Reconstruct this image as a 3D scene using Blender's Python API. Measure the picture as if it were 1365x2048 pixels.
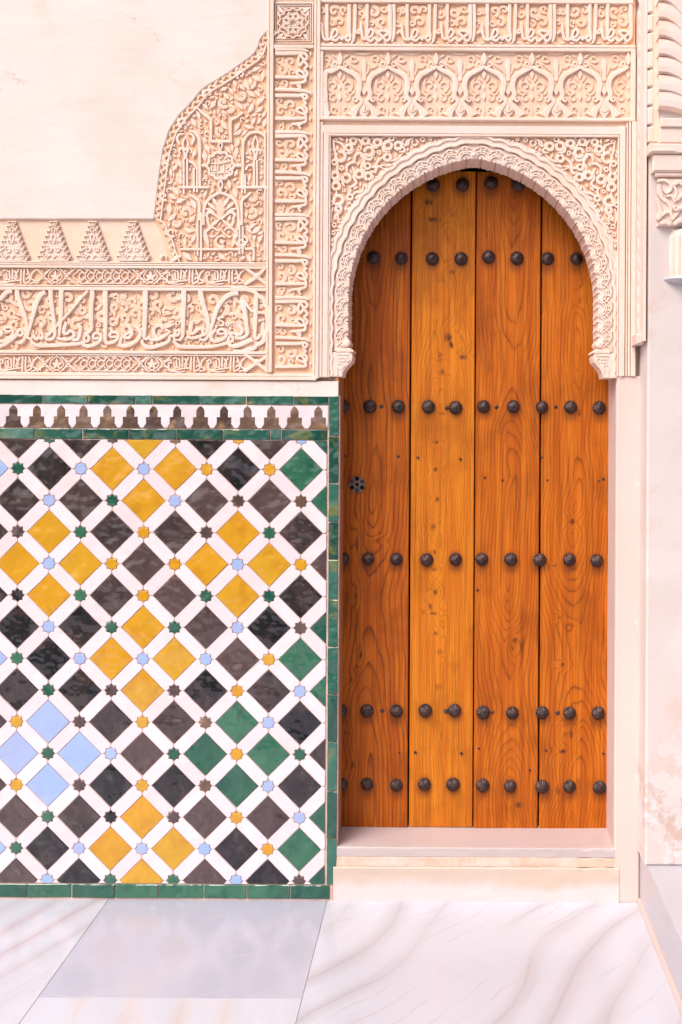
import bpy, math, random
from math import sin, cos, pi, sqrt, asin, atan2, hypot
random.seed(11)
scene = bpy.context.scene
for o in list(bpy.data.objects):
    bpy.data.objects.remove(o, do_unlink=True)

# ------------------------------------------------------------------ camera
S, D, PPX, PPY, CAMZ = 635.0, 3.0, 900.0, 850.0, 1.5008   # 635 photo pixels to a metre on the wall, seen from 3 m
ROLL = math.radians(0.3)
CR, SR = cos(ROLL), sin(ROLL)
cam = bpy.data.cameras.new('camera')
cam.lens = 36.0 * S * D / 2048.0
cam.shift_x = (682.5 - PPX) / 2048.0
cam.shift_y = (PPY - 1024.0) / 2048.0
cam.clip_start, cam.clip_end = 0.05, 2000
camo = bpy.data.objects.new('camera', cam)
camo.location = (0, -D, CAMZ)
camo.rotation_euler = (pi / 2, -ROLL, 0)
scene.collection.objects.link(camo)
scene.camera = camo
scene.render.resolution_x, scene.render.resolution_y = 682, 1024

# ------------------------------------------------------------------ sky, sun, exposure
SUN_EL, SUN_AZ = math.radians(50), math.radians(-38)      # azimuth from straight behind the camera, negative = left
world = bpy.data.worlds.new('World')
scene.world = world
world.use_nodes = True
wn = world.node_tree
bg = wn.nodes['Background']
sky = wn.nodes.new('ShaderNodeTexSky')
sky.sky_type = 'NISHITA'
sky.sun_disc = False
sky.sun_elevation = SUN_EL
sun_dir = (sin(SUN_AZ) * cos(SUN_EL), -cos(SUN_AZ) * cos(SUN_EL), sin(SUN_EL))   # towards the sun
sky.sun_rotation = atan2(sun_dir[0], sun_dir[1])
sky.air_density, sky.dust_density, sky.ozone_density = 0.45, 4.0, 0.0
wn.links.new(sky.outputs[0], bg.inputs[0])
bg.inputs[1].default_value = 0.13
sl = bpy.data.lights.new('sun', 'SUN')
sl.energy, sl.angle, sl.color = 1.45, math.radians(34), (1.0, 0.94, 0.885)
slo = bpy.data.objects.new('sun', sl)
from mathutils import Vector
slo.rotation_euler = Vector(sun_dir).to_track_quat('Z', 'Y').to_euler()
slo.location = (-2, -3, 5)
scene.collection.objects.link(slo)
vs = scene.view_settings
vs.view_transform, vs.look, vs.exposure, vs.gamma = 'Standard', 'None', 0.66, 1.0
vs.use_curve_mapping = False
scene.render.engine = 'CYCLES'

# ------------------------------------------------------------------ helpers
WO = {}                      # world origin of every object
_eps = [0]
def eps():                   # a hair of depth so that no two carved faces share a plane
    _eps[0] += 1
    return (_eps[0] * 7 % 23) * 0.00005

def U(px, py):               # photo pixel -> levelled offset from the point straight ahead of the camera
    dx, dy = px - PPX, py - PPY
    return dx * CR + dy * SR, -dx * SR + dy * CR
def UV(u, v, y=0.0):         # levelled offset + depth -> world
    k = (D + y) / D / S
    return (u * k, y, CAMZ - v * k)
def W(px, py, y=0.0):
    return UV(*U(px, py), y)

def obj(name, verts, faces, m, parent=None, kind=None, smooth=False):
    xs, ys, zs = zip(*verts)
    c = ((min(xs) + max(xs)) / 2, (min(ys) + max(ys)) / 2, (min(zs) + max(zs)) / 2)
    me = bpy.data.meshes.new(name)
    me.from_pydata([(a - c[0], b - c[1], d - c[2]) for a, b, d in verts], [], faces)
    if smooth:
        me.polygons.foreach_set('use_smooth', [True] * len(me.polygons))
    me.update()
    me.materials.append(m)
    o = bpy.data.objects.new(name, me)
    p0 = WO[parent.name] if parent else (0, 0, 0)
    o.location = (c[0] - p0[0], c[1] - p0[1], c[2] - p0[2])
    if parent:
        o.parent = parent
    scene.collection.objects.link(o)
    WO[o.name] = c
    if kind:
        o['kind'] = kind
    return o

def dup(o, dx, dz, parent=None, dy=0.0):
    n = o.copy()
    scene.collection.objects.link(n)
    c = WO[o.name]
    c = (c[0] + dx, c[1] + dy, c[2] + dz)
    WO[n.name] = c
    if parent is None:
        parent = o.parent
    n.parent = parent
    p0 = WO[parent.name]
    n.location = (c[0] - p0[0], c[1] - p0[1], c[2] - p0[2])
    return n

def thing(name, label, cat, loc, group=None):
    o = bpy.data.objects.new(name, None)
    o.empty_display_size = 0.05
    o.location = loc
    scene.collection.objects.link(o)
    WO[o.name] = tuple(loc)
    o['label'], o['category'] = label, cat
    if group:
        o['group'] = group
    return o
def tag(o, label, cat, group=None):
    o['label'], o['category'] = label, cat
    if group:
        o['group'] = group
    return o

def boxv(x0, x1, y0, y1, z0, z1, b=0.0):
    """box, front (-y) edges chamfered by b"""
    if b <= 0:
        v = [(x0, y0, z0), (x1, y0, z0), (x1, y0, z1), (x0, y0, z1), (x0, y1, z0), (x1, y1, z0), (x1, y1, z1), (x0, y1, z1)]
        f = [(0, 1, 2, 3), (1, 5, 6, 2), (5, 4, 7, 6), (4, 0, 3, 7), (3, 2, 6, 7), (4, 5, 1, 0)]
        return v, f
    v = [(x0 + b, y0, z0 + b), (x1 - b, y0, z0 + b), (x1 - b, y0, z1 - b), (x0 + b, y0, z1 - b),
         (x0, y0 + b, z0), (x1, y0 + b, z0), (x1, y0 + b, z1), (x0, y0 + b, z1),
         (x0, y1, z0), (x1, y1, z0), (x1, y1, z1), (x0, y1, z1)]
    f = [(0, 1, 2, 3)]
    for a, c in ((0, 4), (4, 8)):
        for i in range(4):
            j = (i + 1) % 4
            f.append((a + j, a + i, c + i, c + j))
    f.append((11, 10, 9, 8))
    return v, f
def box(name, x0, x1, y0, y1, z0, z1, m, parent=None, b=0.0, kind=None):
    v, f = boxv(x0, x1, y0, y1, z0, z1, b)
    return obj(name, v, f, m, parent, kind)
def rpx(px0, px1, py0, py1, y=0.0):
    """photo rectangle -> upright world rectangle at depth y"""
    u, v = U((px0 + px1) / 2, (py0 + py1) / 2)
    a = UV(u - (px1 - px0) / 2, v + (py1 - py0) / 2, y)
    c = UV(u + (px1 - px0) / 2, v - (py1 - py0) / 2, y)
    return a[0], c[0], a[2], c[2]
def bar(name, px0, px1, py0, py1, yf, yb, m, parent, b=0.0025):
    yf = yf - eps()
    x0, x1, z0, z1 = rpx(px0, px1, py0, py1, yf)
    return box(name, x0, x1, yf, yb, z0, z1, m, parent, b)

def prism(poly, yf, yb, b=0.0012):
    """closed (x, z) outline -> chamfered slab between yf (front) and yb"""
    n = len(poly)
    area = sum(poly[i][0] * poly[(i + 1) % n][1] - poly[(i + 1) % n][0] * poly[i][1] for i in range(n))
    if area < 0:
        poly = poly[::-1]
    ins = []
    for i in range(n):
        x0, z0 = poly[i - 1]; x1, z1 = poly[i]; x2, z2 = poly[(i + 1) % n]
        a = (x1 - x0, z1 - z0); c = (x2 - x1, z2 - z1)
        la, lc = hypot(*a) or 1e-9, hypot(*c) or 1e-9
        na, nc = (-a[1] / la, a[0] / la), (-c[1] / lc, c[0] / lc)
        mx, mz = na[0] + nc[0], na[1] + nc[1]
        ml = max(0.35, (mx * mx + mz * mz) / 2)
        ins.append((x1 + mx / ml * b, z1 + mz / ml * b))
    v = [(x, yf, z) for x, z in ins] + [(x, yf + b * 0.8, z) for x, z in poly] + [(x, yb, z) for x, z in poly]
    f = [tuple(range(n))]
    for a in (0, n):
        for i in range(n):
            j = (i + 1) % n
            f.append((a + j, a + i, a + n + i, a + n + j))
    return v, f
def poly_px(pts, y):
    r = []
    for p in pts:
        w = W(p[0], p[1], y)
        r.append((w[0], w[2]))
    return r
def slab(name, pts, yf, yb, m, parent, b=0.0012):
    yf -= eps()
    v, f = prism(poly_px(pts, yf), yf, yb, b)
    return obj(name, v, f, m, parent)

def catmull(P, step=2.4, closed=False):
    n = len(P)
    out = []
    rng = n if closed else n - 1
    for i in range(rng):
        p1, p2 = P[i], P[(i + 1) % n]
        p0 = P[i - 1] if (i > 0 or closed) else p1
        p3 = P[(i + 2) % n] if (i + 2 < n or closed) else p2
        L = hypot(p2[0] - p1[0], p2[1] - p1[1])
        k = max(1, int(round(L / step)))
        for j in range(k):
            t = j / k
            t2, t3 = t * t, t * t * t
            out.append(tuple(0.5 * (2 * p1[q] + (p2[q] - p0[q]) * t + (2 * p0[q] - 5 * p1[q] + 4 * p2[q] - p3[q]) * t2
                                    + (3 * p1[q] - p0[q] - 3 * p2[q] + p3[q]) * t3) for q in range(2))
                       + (p1[2] + (p2[2] - p1[2]) * t,))
    if not closed:
        out.append(tuple(P[-1][:3]))
    return out

def ribbon(P, yf, yb, closed=False, cap='round', step=2.4, rise=0.0012, raw=True, mirror=None, straight=False):
    """carved band along (px, py, width) points: domed front at yf, walls back to yb"""
    P = [(*(U(p[0], p[1]) if raw else p[:2]), p[2]) for p in P]
    if mirror is not None:
        P = [(2 * mirror - p[0], p[1], p[2]) for p in P]
    C = [tuple(p) for p in P] if straight else catmull(P, step, closed)
    n = len(C)
    if not closed and cap == 'round' and n > 1:
        def ext(a, b):
            dx, dy = a[0] - b[0], a[1] - b[1]
            l = hypot(dx, dy) or 1
            return [(a[0] + dx / l * a[2] * q, a[1] + dy / l * a[2] * q, a[2] * ww) for q, ww in ((0.25, 0.86), (0.43, 0.5), (0.5, 0.12))]
        C = ext(C[0], C[1])[::-1] + C + ext(C[-1], C[-2])
        n = len(C)
    prof = ((-1, None), (-1, 0.85), (-0.74, 0.14), (0, 0.0), (0.74, 0.14), (1, 0.85), (1, None))
    m = len(prof)
    V, F = [], []
    for i in range(n):
        a = C[i - 1] if (i > 0 or closed) else C[i]
        c = C[(i + 1) % n] if (i < n - 1 or closed) else C[i]
        dx, dy = c[0] - a[0], c[1] - a[1]
        l = hypot(dx, dy) or 1
        nx, ny = -dy / l, dx / l
        if mirror is not None:
            nx, ny = -nx, -ny
        h = C[i][2] / 2
        yy = yf + 0.0005 * i / n
        r = min(rise, h / S * 0.9)
        for o_, d_ in prof:
            y = yb if d_ is None else yy + d_ * r
            V.append(UV(C[i][0] + nx * h * o_, C[i][1] + ny * h * o_, y if d_ is not None else yy)[0::2])
            V[-1] = (V[-1][0], y, V[-1][1])
    for i in range(n if closed else n - 1):
        j = (i + 1) % n
        for k in range(m - 1):
            F.append((i * m + k, j * m + k, j * m + k + 1, i * m + k + 1))
    if not closed:
        F.append(tuple(range(m)))
        F.append(tuple((n - 1) * m + k for k in reversed(range(m))))
    if mirror is not None:
        F = [f[::-1] for f in F]
    return V, [f[::-1] for f in F]

def stroke(name, P, yf, yb, m, parent, **kw):
    v, f = ribbon(P, yf - eps(), yb, **kw)
    return obj(name, v, f, m, parent)
def joined(name, strokes, m, parent, kind=None):
    """several small carved bands that read as one ornament"""
    V, F = [], []
    for v, f in strokes:
        k = len(V)
        V += v
        F += [tuple(i + k for i in q) for q in f]
    return obj(name, V, F, m, parent, kind)
def pts(s, w=None):
    """'x,y,w x,y x,y,w' -> points; a missing width repeats the last one"""
    r, lw = [], w or 5
    for t in s.split():
        q = [float(a) for a in t.split(',')]
        if len(q) > 2:
            lw = q[2]
        r.append((q[0], q[1], lw))
    return r
def spiral(cx, cy, r0, r1, a0, turn, w0, w1=None, k=9):
    w1 = w1 or w0
    n = max(4, int(abs(turn) / (2 * pi) * k * 1.6))
    out = []
    for i in range(n + 1):
        t = i / n
        a = a0 + turn * t
        r = r0 + (r1 - r0) * t
        out.append((cx + r * cos(a), cy + r * sin(a), w0 + (w1 - w0) * t))
    return out
def leaf(cx, cy, ang, L, w, bend=0.25):
    a = math.radians(ang)
    d, n = (cos(a), sin(a)), (-sin(a), cos(a))
    out = []
    for t, ww in ((0, .25), (.2, .62), (.42, 1), (.65, .8), (.85, .42), (1, .1)):
        b = bend * L * (t * t - t * 0.4)
        out.append((cx + d[0] * L * (t - .5) + n[0] * b, cy + d[1] * L * (t - .5) + n[1] * b, w * ww))
    return out
def discv(px, py, r, yf, yb, k=12, dome=0.3, raw=True):
    """low round boss"""
    u, v = U(px, py) if raw else (px, py)
    V, F = [], []
    for rr, d in ((1, None), (1, 1.0), (0.7, 0.35)):
        for i in range(k):
            a = 2 * pi * i / k
            q = UV(u + r * rr * cos(a), v + r * rr * sin(a), yf)
            V.append((q[0], yb if d is None else yf + d * dome * r / S, q[2]))
    q = UV(u, v, yf)
    V.append((q[0], yf, q[2]))
    for a in (0, k):
        for i in range(k):
            j = (i + 1) % k
            F.append((a + i, a + j, a + k + j, a + k + i))
    for i in range(k):
        F.append((2 * k + i, 2 * k + (i + 1) % k, 3 * k))
    return V, F

# ------------------------------------------------------------------ material helpers
class NT:
    def __init__(self, name):
        self.m = bpy.data.materials.new(name)
        self.m.use_nodes = True
        self.t = self.m.node_tree
        self.b = self.t.nodes['Principled BSDF']
    def n(self, typ, **kw):
        x = self.t.nodes.new('ShaderNode' + typ)
        for k, v in kw.items():
            setattr(x, k, v)
        return x
    def put(self, sock, v):
        if hasattr(v, 'is_output') or isinstance(v, bpy.types.NodeSocket):
            self.t.links.new(v, sock)
        else:
            sock.default_value = v
    def math(self, op, a, b=0.0, c=0.0, clamp=False):
        x = self.n('Math', operation=op, use_clamp=clamp)
        self.put(x.inputs[0], a); self.put(x.inputs[1], b); self.put(x.inputs[2], c)
        return x.outputs[0]
    def mix(self, f, a, b, typ='MIX'):
        x = self.n('Mix', data_type='RGBA', blend_type=typ)
        self.put(x.inputs[0], f)
        self.put(x.inputs[6], a if not isinstance(a, tuple) else (*a, 1)[:4])
        self.put(x.inputs[7], b if not isinstance(b, tuple) else (*b, 1)[:4])
        return x.outputs[2]
    def noise(self, vec, scale, detail=3, rough=0.5, dist=0.0, out=0):
        x = self.n('TexNoise')
        self.put(x.inputs['Vector'], vec)
        x.inputs['Scale'].default_value = scale
        x.inputs['Detail'].default_value = detail
        x.inputs['Roughness'].default_value = rough
        x.inputs['Distortion'].default_value = dist
        return x.outputs[out]
    def ramp(self, f, stops):
        x = self.n('ValToRGB')
        self.put(x.inputs[0], f)
        e = x.color_ramp.elements
        while len(e) < len(stops):
            e.new(0.5)
        for q, (p, c) in zip(e, stops):
            q.position = p
            q.color = (*c, 1) if isinstance(c, tuple) else (c, c, c, 1)
        return x.outputs[0]
    def sstep(self, f, a, b):
        x = self.n('MapRange', interpolation_type='SMOOTHSTEP')
        self.put(x.inputs[0], f)
        x.inputs[1].default_value, x.inputs[2].default_value = a, b
        return x.outputs[0]
    def coord(self, kind='Object'):
        return self.n('TexCoord').outputs[kind]
    def pos(self):
        return self.n('NewGeometry').outputs['Position']
    def mapv(self, vec, scale=(1, 1, 1), loc=(0, 0, 0), rot=(0, 0, 0)):
        x = self.n('Mapping')
        self.put(x.inputs[0], vec)
        x.inputs['Scale'].default_value, x.inputs['Location'].default_value, x.inputs['Rotation'].default_value = scale, loc, rot
        return x.outputs[0]
    def sep(self, vec):
        x = self.n('SeparateXYZ')
        self.put(x.inputs[0], vec)
        return x.outputs
    def comb(self, a, b, c):
        x = self.n('CombineXYZ')
        for i, q in enumerate((a, b, c)):
            self.put(x.inputs[i], q)
        return x.outputs[0]
    def bump(self, h, strength=0.3, dist=0.002):
        x = self.n('Bump')
        self.put(x.inputs['Height'], h)
        x.inputs['Strength'].default_value, x.inputs['Distance'].default_value = strength, dist
        if self.b.inputs['Normal'].links:
            self.t.links.new(self.b.inputs['Normal'].links[0].from_socket, x.inputs['Normal'])
        self.t.links.new(x.outputs[0], self.b.inputs['Normal'])
    def done(self, col, rough=0.8, spec=0.3, **kw):
        self.put(self.b.inputs['Base Color'], (*col, 1) if isinstance(col, tuple) else col)
        self.put(self.b.inputs['Roughness'], rough)
        self.b.inputs['Specular IOR Level'].default_value = spec
        for k, v in kw.items():
            self.b.inputs[k].default_value = v
        return self.m

def plaster_mat(name, c1, c2, c3, scale=2.2, bump=0.25, fine=220, rough=0.85, patch=None, crack=0.0):
    t = NT(name)
    p = t.pos()
    a = t.noise(p, scale, 5, 0.6, 0.4)
    col = t.mix(t.sstep(a, 0.38, 0.62), c1, c2)
    b = t.noise(p, scale * 2.7, 6, 0.65, 0.2)
    col = t.mix(t.math('MULTIPLY', t.sstep(b, 0.55, 0.75), 0.55), col, c3)
    if patch:
        q = t.noise(p, patch[0], 7, 0.7)
        col = t.mix(t.math('MULTIPLY', t.sstep(q, patch[1], patch[1] + 0.06), patch[3]), col, patch[2])
    if crack:
        vv = t.n('TexVoronoi', feature='DISTANCE_TO_EDGE')
        wv = t.n('VectorMath', operation='ADD')
        t.put(wv.inputs[0], p)
        nz_ = t.n('VectorMath', operation='SCALE')
        t.put(nz_.inputs[0], t.noise(p, 4, 5, 0.65, out=1))
        nz_.inputs['Scale'].default_value = 0.22
        t.put(wv.inputs[1], nz_.outputs[0])
        t.put(vv.inputs['Vector'], wv.outputs[0])
        vv.inputs['Scale'].default_value = 2.3
        cr_ = t.math('MULTIPLY', t.sstep(vv.outputs[0], 0.006, 0.0), t.sstep(t.noise(p, 2.6, 3), 0.52, 0.62))
        col = t.mix(t.math('MULTIPLY', cr_, crack), col, tuple(q * 0.72 for q in c3))
        t.bump(t.noise(t.mapv(p, scale=(0.35, 1, 1.6), rot=(0, 0.5, 0)), 9, 3, 0.55), 0.35, 0.008)
    f = t.noise(p, fine, 4, 0.6)
    t.bump(t.noise(p, scale * 6, 5, 0.6), bump * 0.8, 0.006)
    t.bump(f, bump, 0.0008)
    return t.done(col, rough, 0.25)

M = {}
M['plaster'] = plaster_mat('cream_plaster', (0.82, 0.72, 0.68), (0.79, 0.65, 0.58), (0.77, 0.54, 0.42), 1.9, 0.3, crack=0.5)
M['stucco'] = plaster_mat('carved_stucco', (0.84, 0.685, 0.60), (0.83, 0.635, 0.525), (0.80, 0.54, 0.40), 5, 0.22)
M['stucco_pink'] = plaster_mat('pink_stucco', (0.83, 0.67, 0.605), (0.82, 0.625, 0.54), (0.79, 0.54, 0.42), 3, 0.22)
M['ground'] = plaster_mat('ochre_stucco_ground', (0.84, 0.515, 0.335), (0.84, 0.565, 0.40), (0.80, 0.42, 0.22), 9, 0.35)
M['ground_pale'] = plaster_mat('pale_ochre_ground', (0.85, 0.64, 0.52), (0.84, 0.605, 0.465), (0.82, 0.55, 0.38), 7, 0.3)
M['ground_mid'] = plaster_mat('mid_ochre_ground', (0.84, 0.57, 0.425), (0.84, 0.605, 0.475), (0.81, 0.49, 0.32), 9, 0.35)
M['jamb'] = plaster_mat('pink_plaster_jamb', (0.72, 0.565, 0.525), (0.71, 0.545, 0.495), (0.73, 0.52, 0.41), 2.5, 0.3, patch=(14, 0.63, (0.80, 0.74, 0.72), 0.5))
M['soffit'] = plaster_mat('soffit_stucco', (0.80, 0.645, 0.57), (0.80, 0.62, 0.53), (0.78, 0.55, 0.41), 4, 0.25)
M['reveal'] = plaster_mat('mauve_plaster', (0.62, 0.48, 0.45), (0.60, 0.45, 0.42), (0.60, 0.43, 0.36), 3, 0.3)
M['reveal_brown'] = plaster_mat('brown_painted_jamb', (0.45, 0.23, 0.10), (0.40, 0.19, 0.08), (0.34, 0.15, 0.06), 3, 0.2, rough=0.5)

def mid_mat():
    """low scrolls behind the letters: fine cut ribs all over them"""
    t = NT('ribbed_stucco')
    p = t.pos()
    a = t.noise(p, 6, 4, 0.6)
    col = t.mix(t.sstep(a, 0.4, 0.6), (0.84, 0.62, 0.485), (0.83, 0.58, 0.425))
    v = t.n('TexVoronoi', feature='DISTANCE_TO_EDGE')
    t.put(v.inputs['Vector'], p)
    v.inputs['Scale'].default_value = 330
    t.bump(v.outputs[0], 0.75, 0.0016)
    return t.done(col, 0.85, 0.25)
M['mid'] = mid_mat()

def pier_mat():
    """right-hand pier: worn pinkish plaster, salt bloom and bare patches towards its foot"""
    t = NT('worn_mauve_plaster')
    p = t.pos()
    z = t.sep(p)[2]
    a = t.noise(p, 3, 6, 0.6, 0.6)
    col = t.mix(t.sstep(a, 0.35, 0.65), (0.70, 0.62, 0.595), (0.65, 0.56, 0.53))
    b = t.noise(p, 5.5, 5, 0.65)
    col = t.mix(t.math('MULTIPLY', t.sstep(b, 0.55, 0.7), 0.6), col, (0.66, 0.49, 0.43))
    low = t.sstep(t.math('ADD', z, t.math('MULTIPLY', t.noise(p, 4, 5), 0.45)), 0.78, 0.52)
    c = t.noise(p, 9, 7, 0.7)
    bare = t.math('MULTIPLY', low, t.sstep(c, 0.47, 0.55))
    col = t.mix(bare, col, (0.60, 0.44, 0.37))
    salt = t.math('MULTIPLY', low, t.sstep(t.noise(p, 14, 8, 0.75), 0.52, 0.62))
    col = t.mix(t.math('MULTIPLY', salt, 0.85), col, (0.70, 0.66, 0.66))
    t.bump(t.math('SUBTRACT', t.noise(p, 40, 6, 0.7), bare), 0.35, 0.005)
    t.bump(t.noise(p, 240, 4, 0.6), 0.3, 0.001)
    return t.done(col, 0.88, 0.25)
M['pier'] = pier_mat()

def marble(name, base, base2, vein, ang, freq, dist, amount, rough=0.2, seed=0.0, warp=0.8):
    t = NT(name)
    p = t.mapv(t.pos(), loc=(seed, seed * 1.7, 0))
    w = t.mapv(p, rot=(0, 0, math.radians(ang)))
    sx = t.sep(w)
    bend = t.noise(p, 1.1, 1, 0.4)
    fineb = t.noise(t.mapv(w, scale=(1, 0.3, 1)), 7, 3, 0.5)
    q = t.math('ADD', t.math('MULTIPLY', sx[0], freq), t.math('MULTIPLY', bend, dist))
    q = t.math('ADD', q, t.math('MULTIPLY', fineb, warp))
    saw = t.math('PINGPONG', q, 0.5)
    wid = t.math('MULTIPLY', t.noise(t.mapv(w, scale=(1, 0.4, 1)), 7.0, 3), 0.13)
    line = t.math('MULTIPLY', t.math('SUBTRACT', wid, saw), 14.0, clamp=True)
    soft = t.sstep(saw, 0.40, 0.0)
    mask = t.sstep(t.noise(t.mapv(w, scale=(1, 0.3, 1)), 3.2, 1, 0.5), 0.34, 0.62)
    col = t.mix(t.sstep(t.noise(p, 2.0, 2, 0.5), 0.25, 0.75), base, base2)
    col = t.mix(t.math('MULTIPLY', t.math('MULTIPLY', soft, mask), amount * 0.62), col, vein)
    col = t.mix(t.math('MULTIPLY', t.math('MULTIPLY', line, mask), amount * 0.5), col, tuple(c * 0.88 for c in vein))
    w2 = t.sep(t.mapv(p, rot=(0, 0, math.radians(ang + 9))))[0]
    q2 = t.math('ADD', t.math('MULTIPLY', w2, freq * 2.3), t.math('MULTIPLY', t.noise(p, 1.9, 2, 0.5), dist * 1.5))
    s2 = t.math('PINGPONG', t.math('ADD', q2, t.math('MULTIPLY', t.noise(p, 12, 4, 0.6), 0.35)), 0.5)
    l2 = t.math('MULTIPLY', t.sstep(s2, 0.10, 0.0), t.sstep(t.noise(p, 3.7, 3, 0.6), 0.44, 0.62))
    col = t.mix(t.math('MULTIPLY', l2, amount * 0.42), col, vein)
    spk = t.sstep(t.noise(p, 55, 4, 0.7), 0.66, 0.74)
    col = t.mix(t.math('MULTIPLY', spk, 0.12), col, (0.40, 0.30, 0.24))
    hair = t.sstep(t.math('ABSOLUTE', t.math('SUBTRACT', t.noise(p, 2.1, 5, 0.55), 0.5)), 0.006, 0.0)
    col = t.mix(t.math('MULTIPLY', hair, 0.10), col, vein)
    r = t.math('ADD', rough, t.math('MULTIPLY', t.noise(p, 9, 3, 0.6), 0.08))
    t.bump(t.noise(p, 5, 4, 0.5), 0.06, 0.004)
    return t.done(col, r, 0.5)
WHITE_M, WHITE_M2, VEIN = (0.55, 0.56, 0.62), (0.52, 0.53, 0.595), (0.41, 0.37, 0.39)
M['marble_d'] = marble('white_marble_grey_brown_veins', WHITE_M, WHITE_M2, VEIN, 33, 7.0, 3.4, 0.85, rough=0.12, seed=3.1, warp=0.5)
M['marble_a'] = marble('white_marble_streaked', WHITE_M, WHITE_M2, (0.46, 0.38, 0.40), 26, 9.0, 2.2, 0.85, rough=0.12, seed=7.7, warp=0.5)
M['marble_b'] = marble('grey_blue_marble', (0.435, 0.435, 0.515), (0.41, 0.415, 0.495), (0.52, 0.50, 0.56), 48, 3.2, 1.8, 0.6, rough=0.12, seed=1.3)
M['marble_c'] = marble('white_marble_brown_streaks', WHITE_M, WHITE_M2, (0.56, 0.42, 0.34), -6, 8.0, 0.9, 0.9, rough=0.12, seed=5.9, warp=0.4)
M['marble_e'] = marble('pale_step_marble', (0.52, 0.50, 0.54), (0.49, 0.47, 0.51), VEIN, 20, 3.0, 2.0, 0.4, seed=9.2)
M['sill'] = marble('mauve_sill_marble', (0.56, 0.475, 0.47), (0.52, 0.44, 0.43), (0.45, 0.35, 0.31), 80, 4.0, 1.5, 0.5, rough=0.3, seed=2.2)
M['courtyard'] = marble('dark_unseen_ground', (0.055, 0.065, 0.035), (0.045, 0.055, 0.03), (0.03, 0.035, 0.02), 20, 2.0, 2.0, 0.4, rough=0.7, seed=6.2)  # unseen ground, coloured dark to give the glazed tiles contrasting reflections

def step_mat():
    """cream marble riser with a brown water stain along its upper part"""
    t = NT('stained_cream_marble')
    p = t.pos()
    z = t.sep(p)[2]
    n = t.math('MULTIPLY', t.math('SUBTRACT', t.noise(p, 5, 6, 0.65), 0.5), 0.10)
    s = t.sstep(t.math('ADD', z, n), 0.035, 0.075)
    col = t.mix(t.math('MULTIPLY', s, 0.8), (0.65, 0.60, 0.585), (0.60, 0.455, 0.35))
    t.bump(t.noise(p, 60, 5, 0.6), 0.15, 0.002)
    return t.done(col, 0.4, 0.4)
M['step'] = step_mat()
def riser_mat():
    t = NT('worn_pink_render')
    p = t.pos()
    a = t.noise(p, 7, 7, 0.7)
    col = t.mix(t.sstep(a, 0.4, 0.62), (0.72, 0.56, 0.48), (0.66, 0.44, 0.31))
    col = t.mix(t.math('MULTIPLY', t.sstep(t.noise(p, 22, 6, 0.7), 0.55, 0.66), 0.6), col, (0.76, 0.64, 0.58))
    t.bump(t.noise(p, 45, 6, 0.7), 0.4, 0.004)
    return t.done(col, 0.8, 0.25)
M['riser'] = riser_mat()

def glaze(name, c1, c2, c3, wob=0.35, rough=0.06, mottle=0.5, pits=0.25, spec=0.5):
    t = NT(name)
    oi = t.n('ObjectInfo').outputs['Random']
    p = t.pos()
    off = t.n('VectorMath', operation='ADD')
    t.put(off.inputs[0], p)
    t.put(off.inputs[1], t.comb(t.math('MULTIPLY', oi, 31.0), t.math('MULTIPLY', oi, 17.0), 0.0))
    q = off.outputs[0]
    a = t.noise(q, 16, 4, 0.6, 0.5)
    v = t.math('ADD', t.math('MULTIPLY', oi, 0.75), t.math('MULTIPLY', a, 0.6))
    col = t.mix(t.sstep(v, 0.42, 1.05), c1, c2)
    b = t.noise(q, 14, 4, 0.55, 0.6)
    col = t.mix(t.math('MULTIPLY', t.sstep(b, 0.52, 0.68), mottle), col, c3)
    t.bump(t.noise(q, 13, 2, 0.45), wob, 0.020)
    t.bump(t.noise(q, 60, 3, 0.55), wob * 0.5, 0.0016)
    sp = t.sstep(t.noise(q, 260, 2, 0.5), 0.74, 0.80)
    col = t.mix(t.math('MULTIPLY', sp, pits), col, (0.75, 0.66, 0.6))
    r = t.math('ADD', rough, t.math('MULTIPLY', t.sstep(t.noise(q, 40, 4), 0.5, 0.8), 0.16))
    return t.done(col, r, spec)
M['tK'] = glaze('black_glaze', (0.004, 0.004, 0.008), (0.085, 0.050, 0.050), (0.15, 0.092, 0.075), 0.95, mottle=0.22, spec=0.8)  # brown mottle paints reflected brown light into the black glaze
M['tY'] = glaze('yellow_glaze', (0.62, 0.30, 0.012), (0.60, 0.325, 0.020), (0.52, 0.21, 0.008), 0.5, spec=0.7)
M['tG'] = glaze('green_glaze', (0.006, 0.085, 0.052), (0.035, 0.15, 0.085), (0.003, 0.045, 0.040), 0.8, spec=0.8)
M['tL'] = glaze('pale_blue_glaze', (0.33, 0.455, 0.76), (0.36, 0.44, 0.70), (0.40, 0.48, 0.68), 0.25)
M['tW'] = glaze('white_glaze', (0.78, 0.70, 0.72), (0.75, 0.64, 0.665), (0.75, 0.61, 0.61), 0.22, mottle=0.5)
M['tB'] = glaze('brown_glaze', (0.085, 0.048, 0.04), (0.17, 0.10, 0.065), (0.36, 0.21, 0.10), 0.9, mottle=0.75, spec=0.7)
M['tE'] = glaze('edge_green_glaze', (0.004, 0.065, 0.045), (0.03, 0.14, 0.10), (0.16, 0.17, 0.04), 1.0, mottle=0.8, spec=0.8)
M['grout'] = plaster_mat('pink_grout', (0.72, 0.50, 0.44), (0.66, 0.43, 0.36), (0.55, 0.30, 0.20), 20, 0.4)

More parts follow.
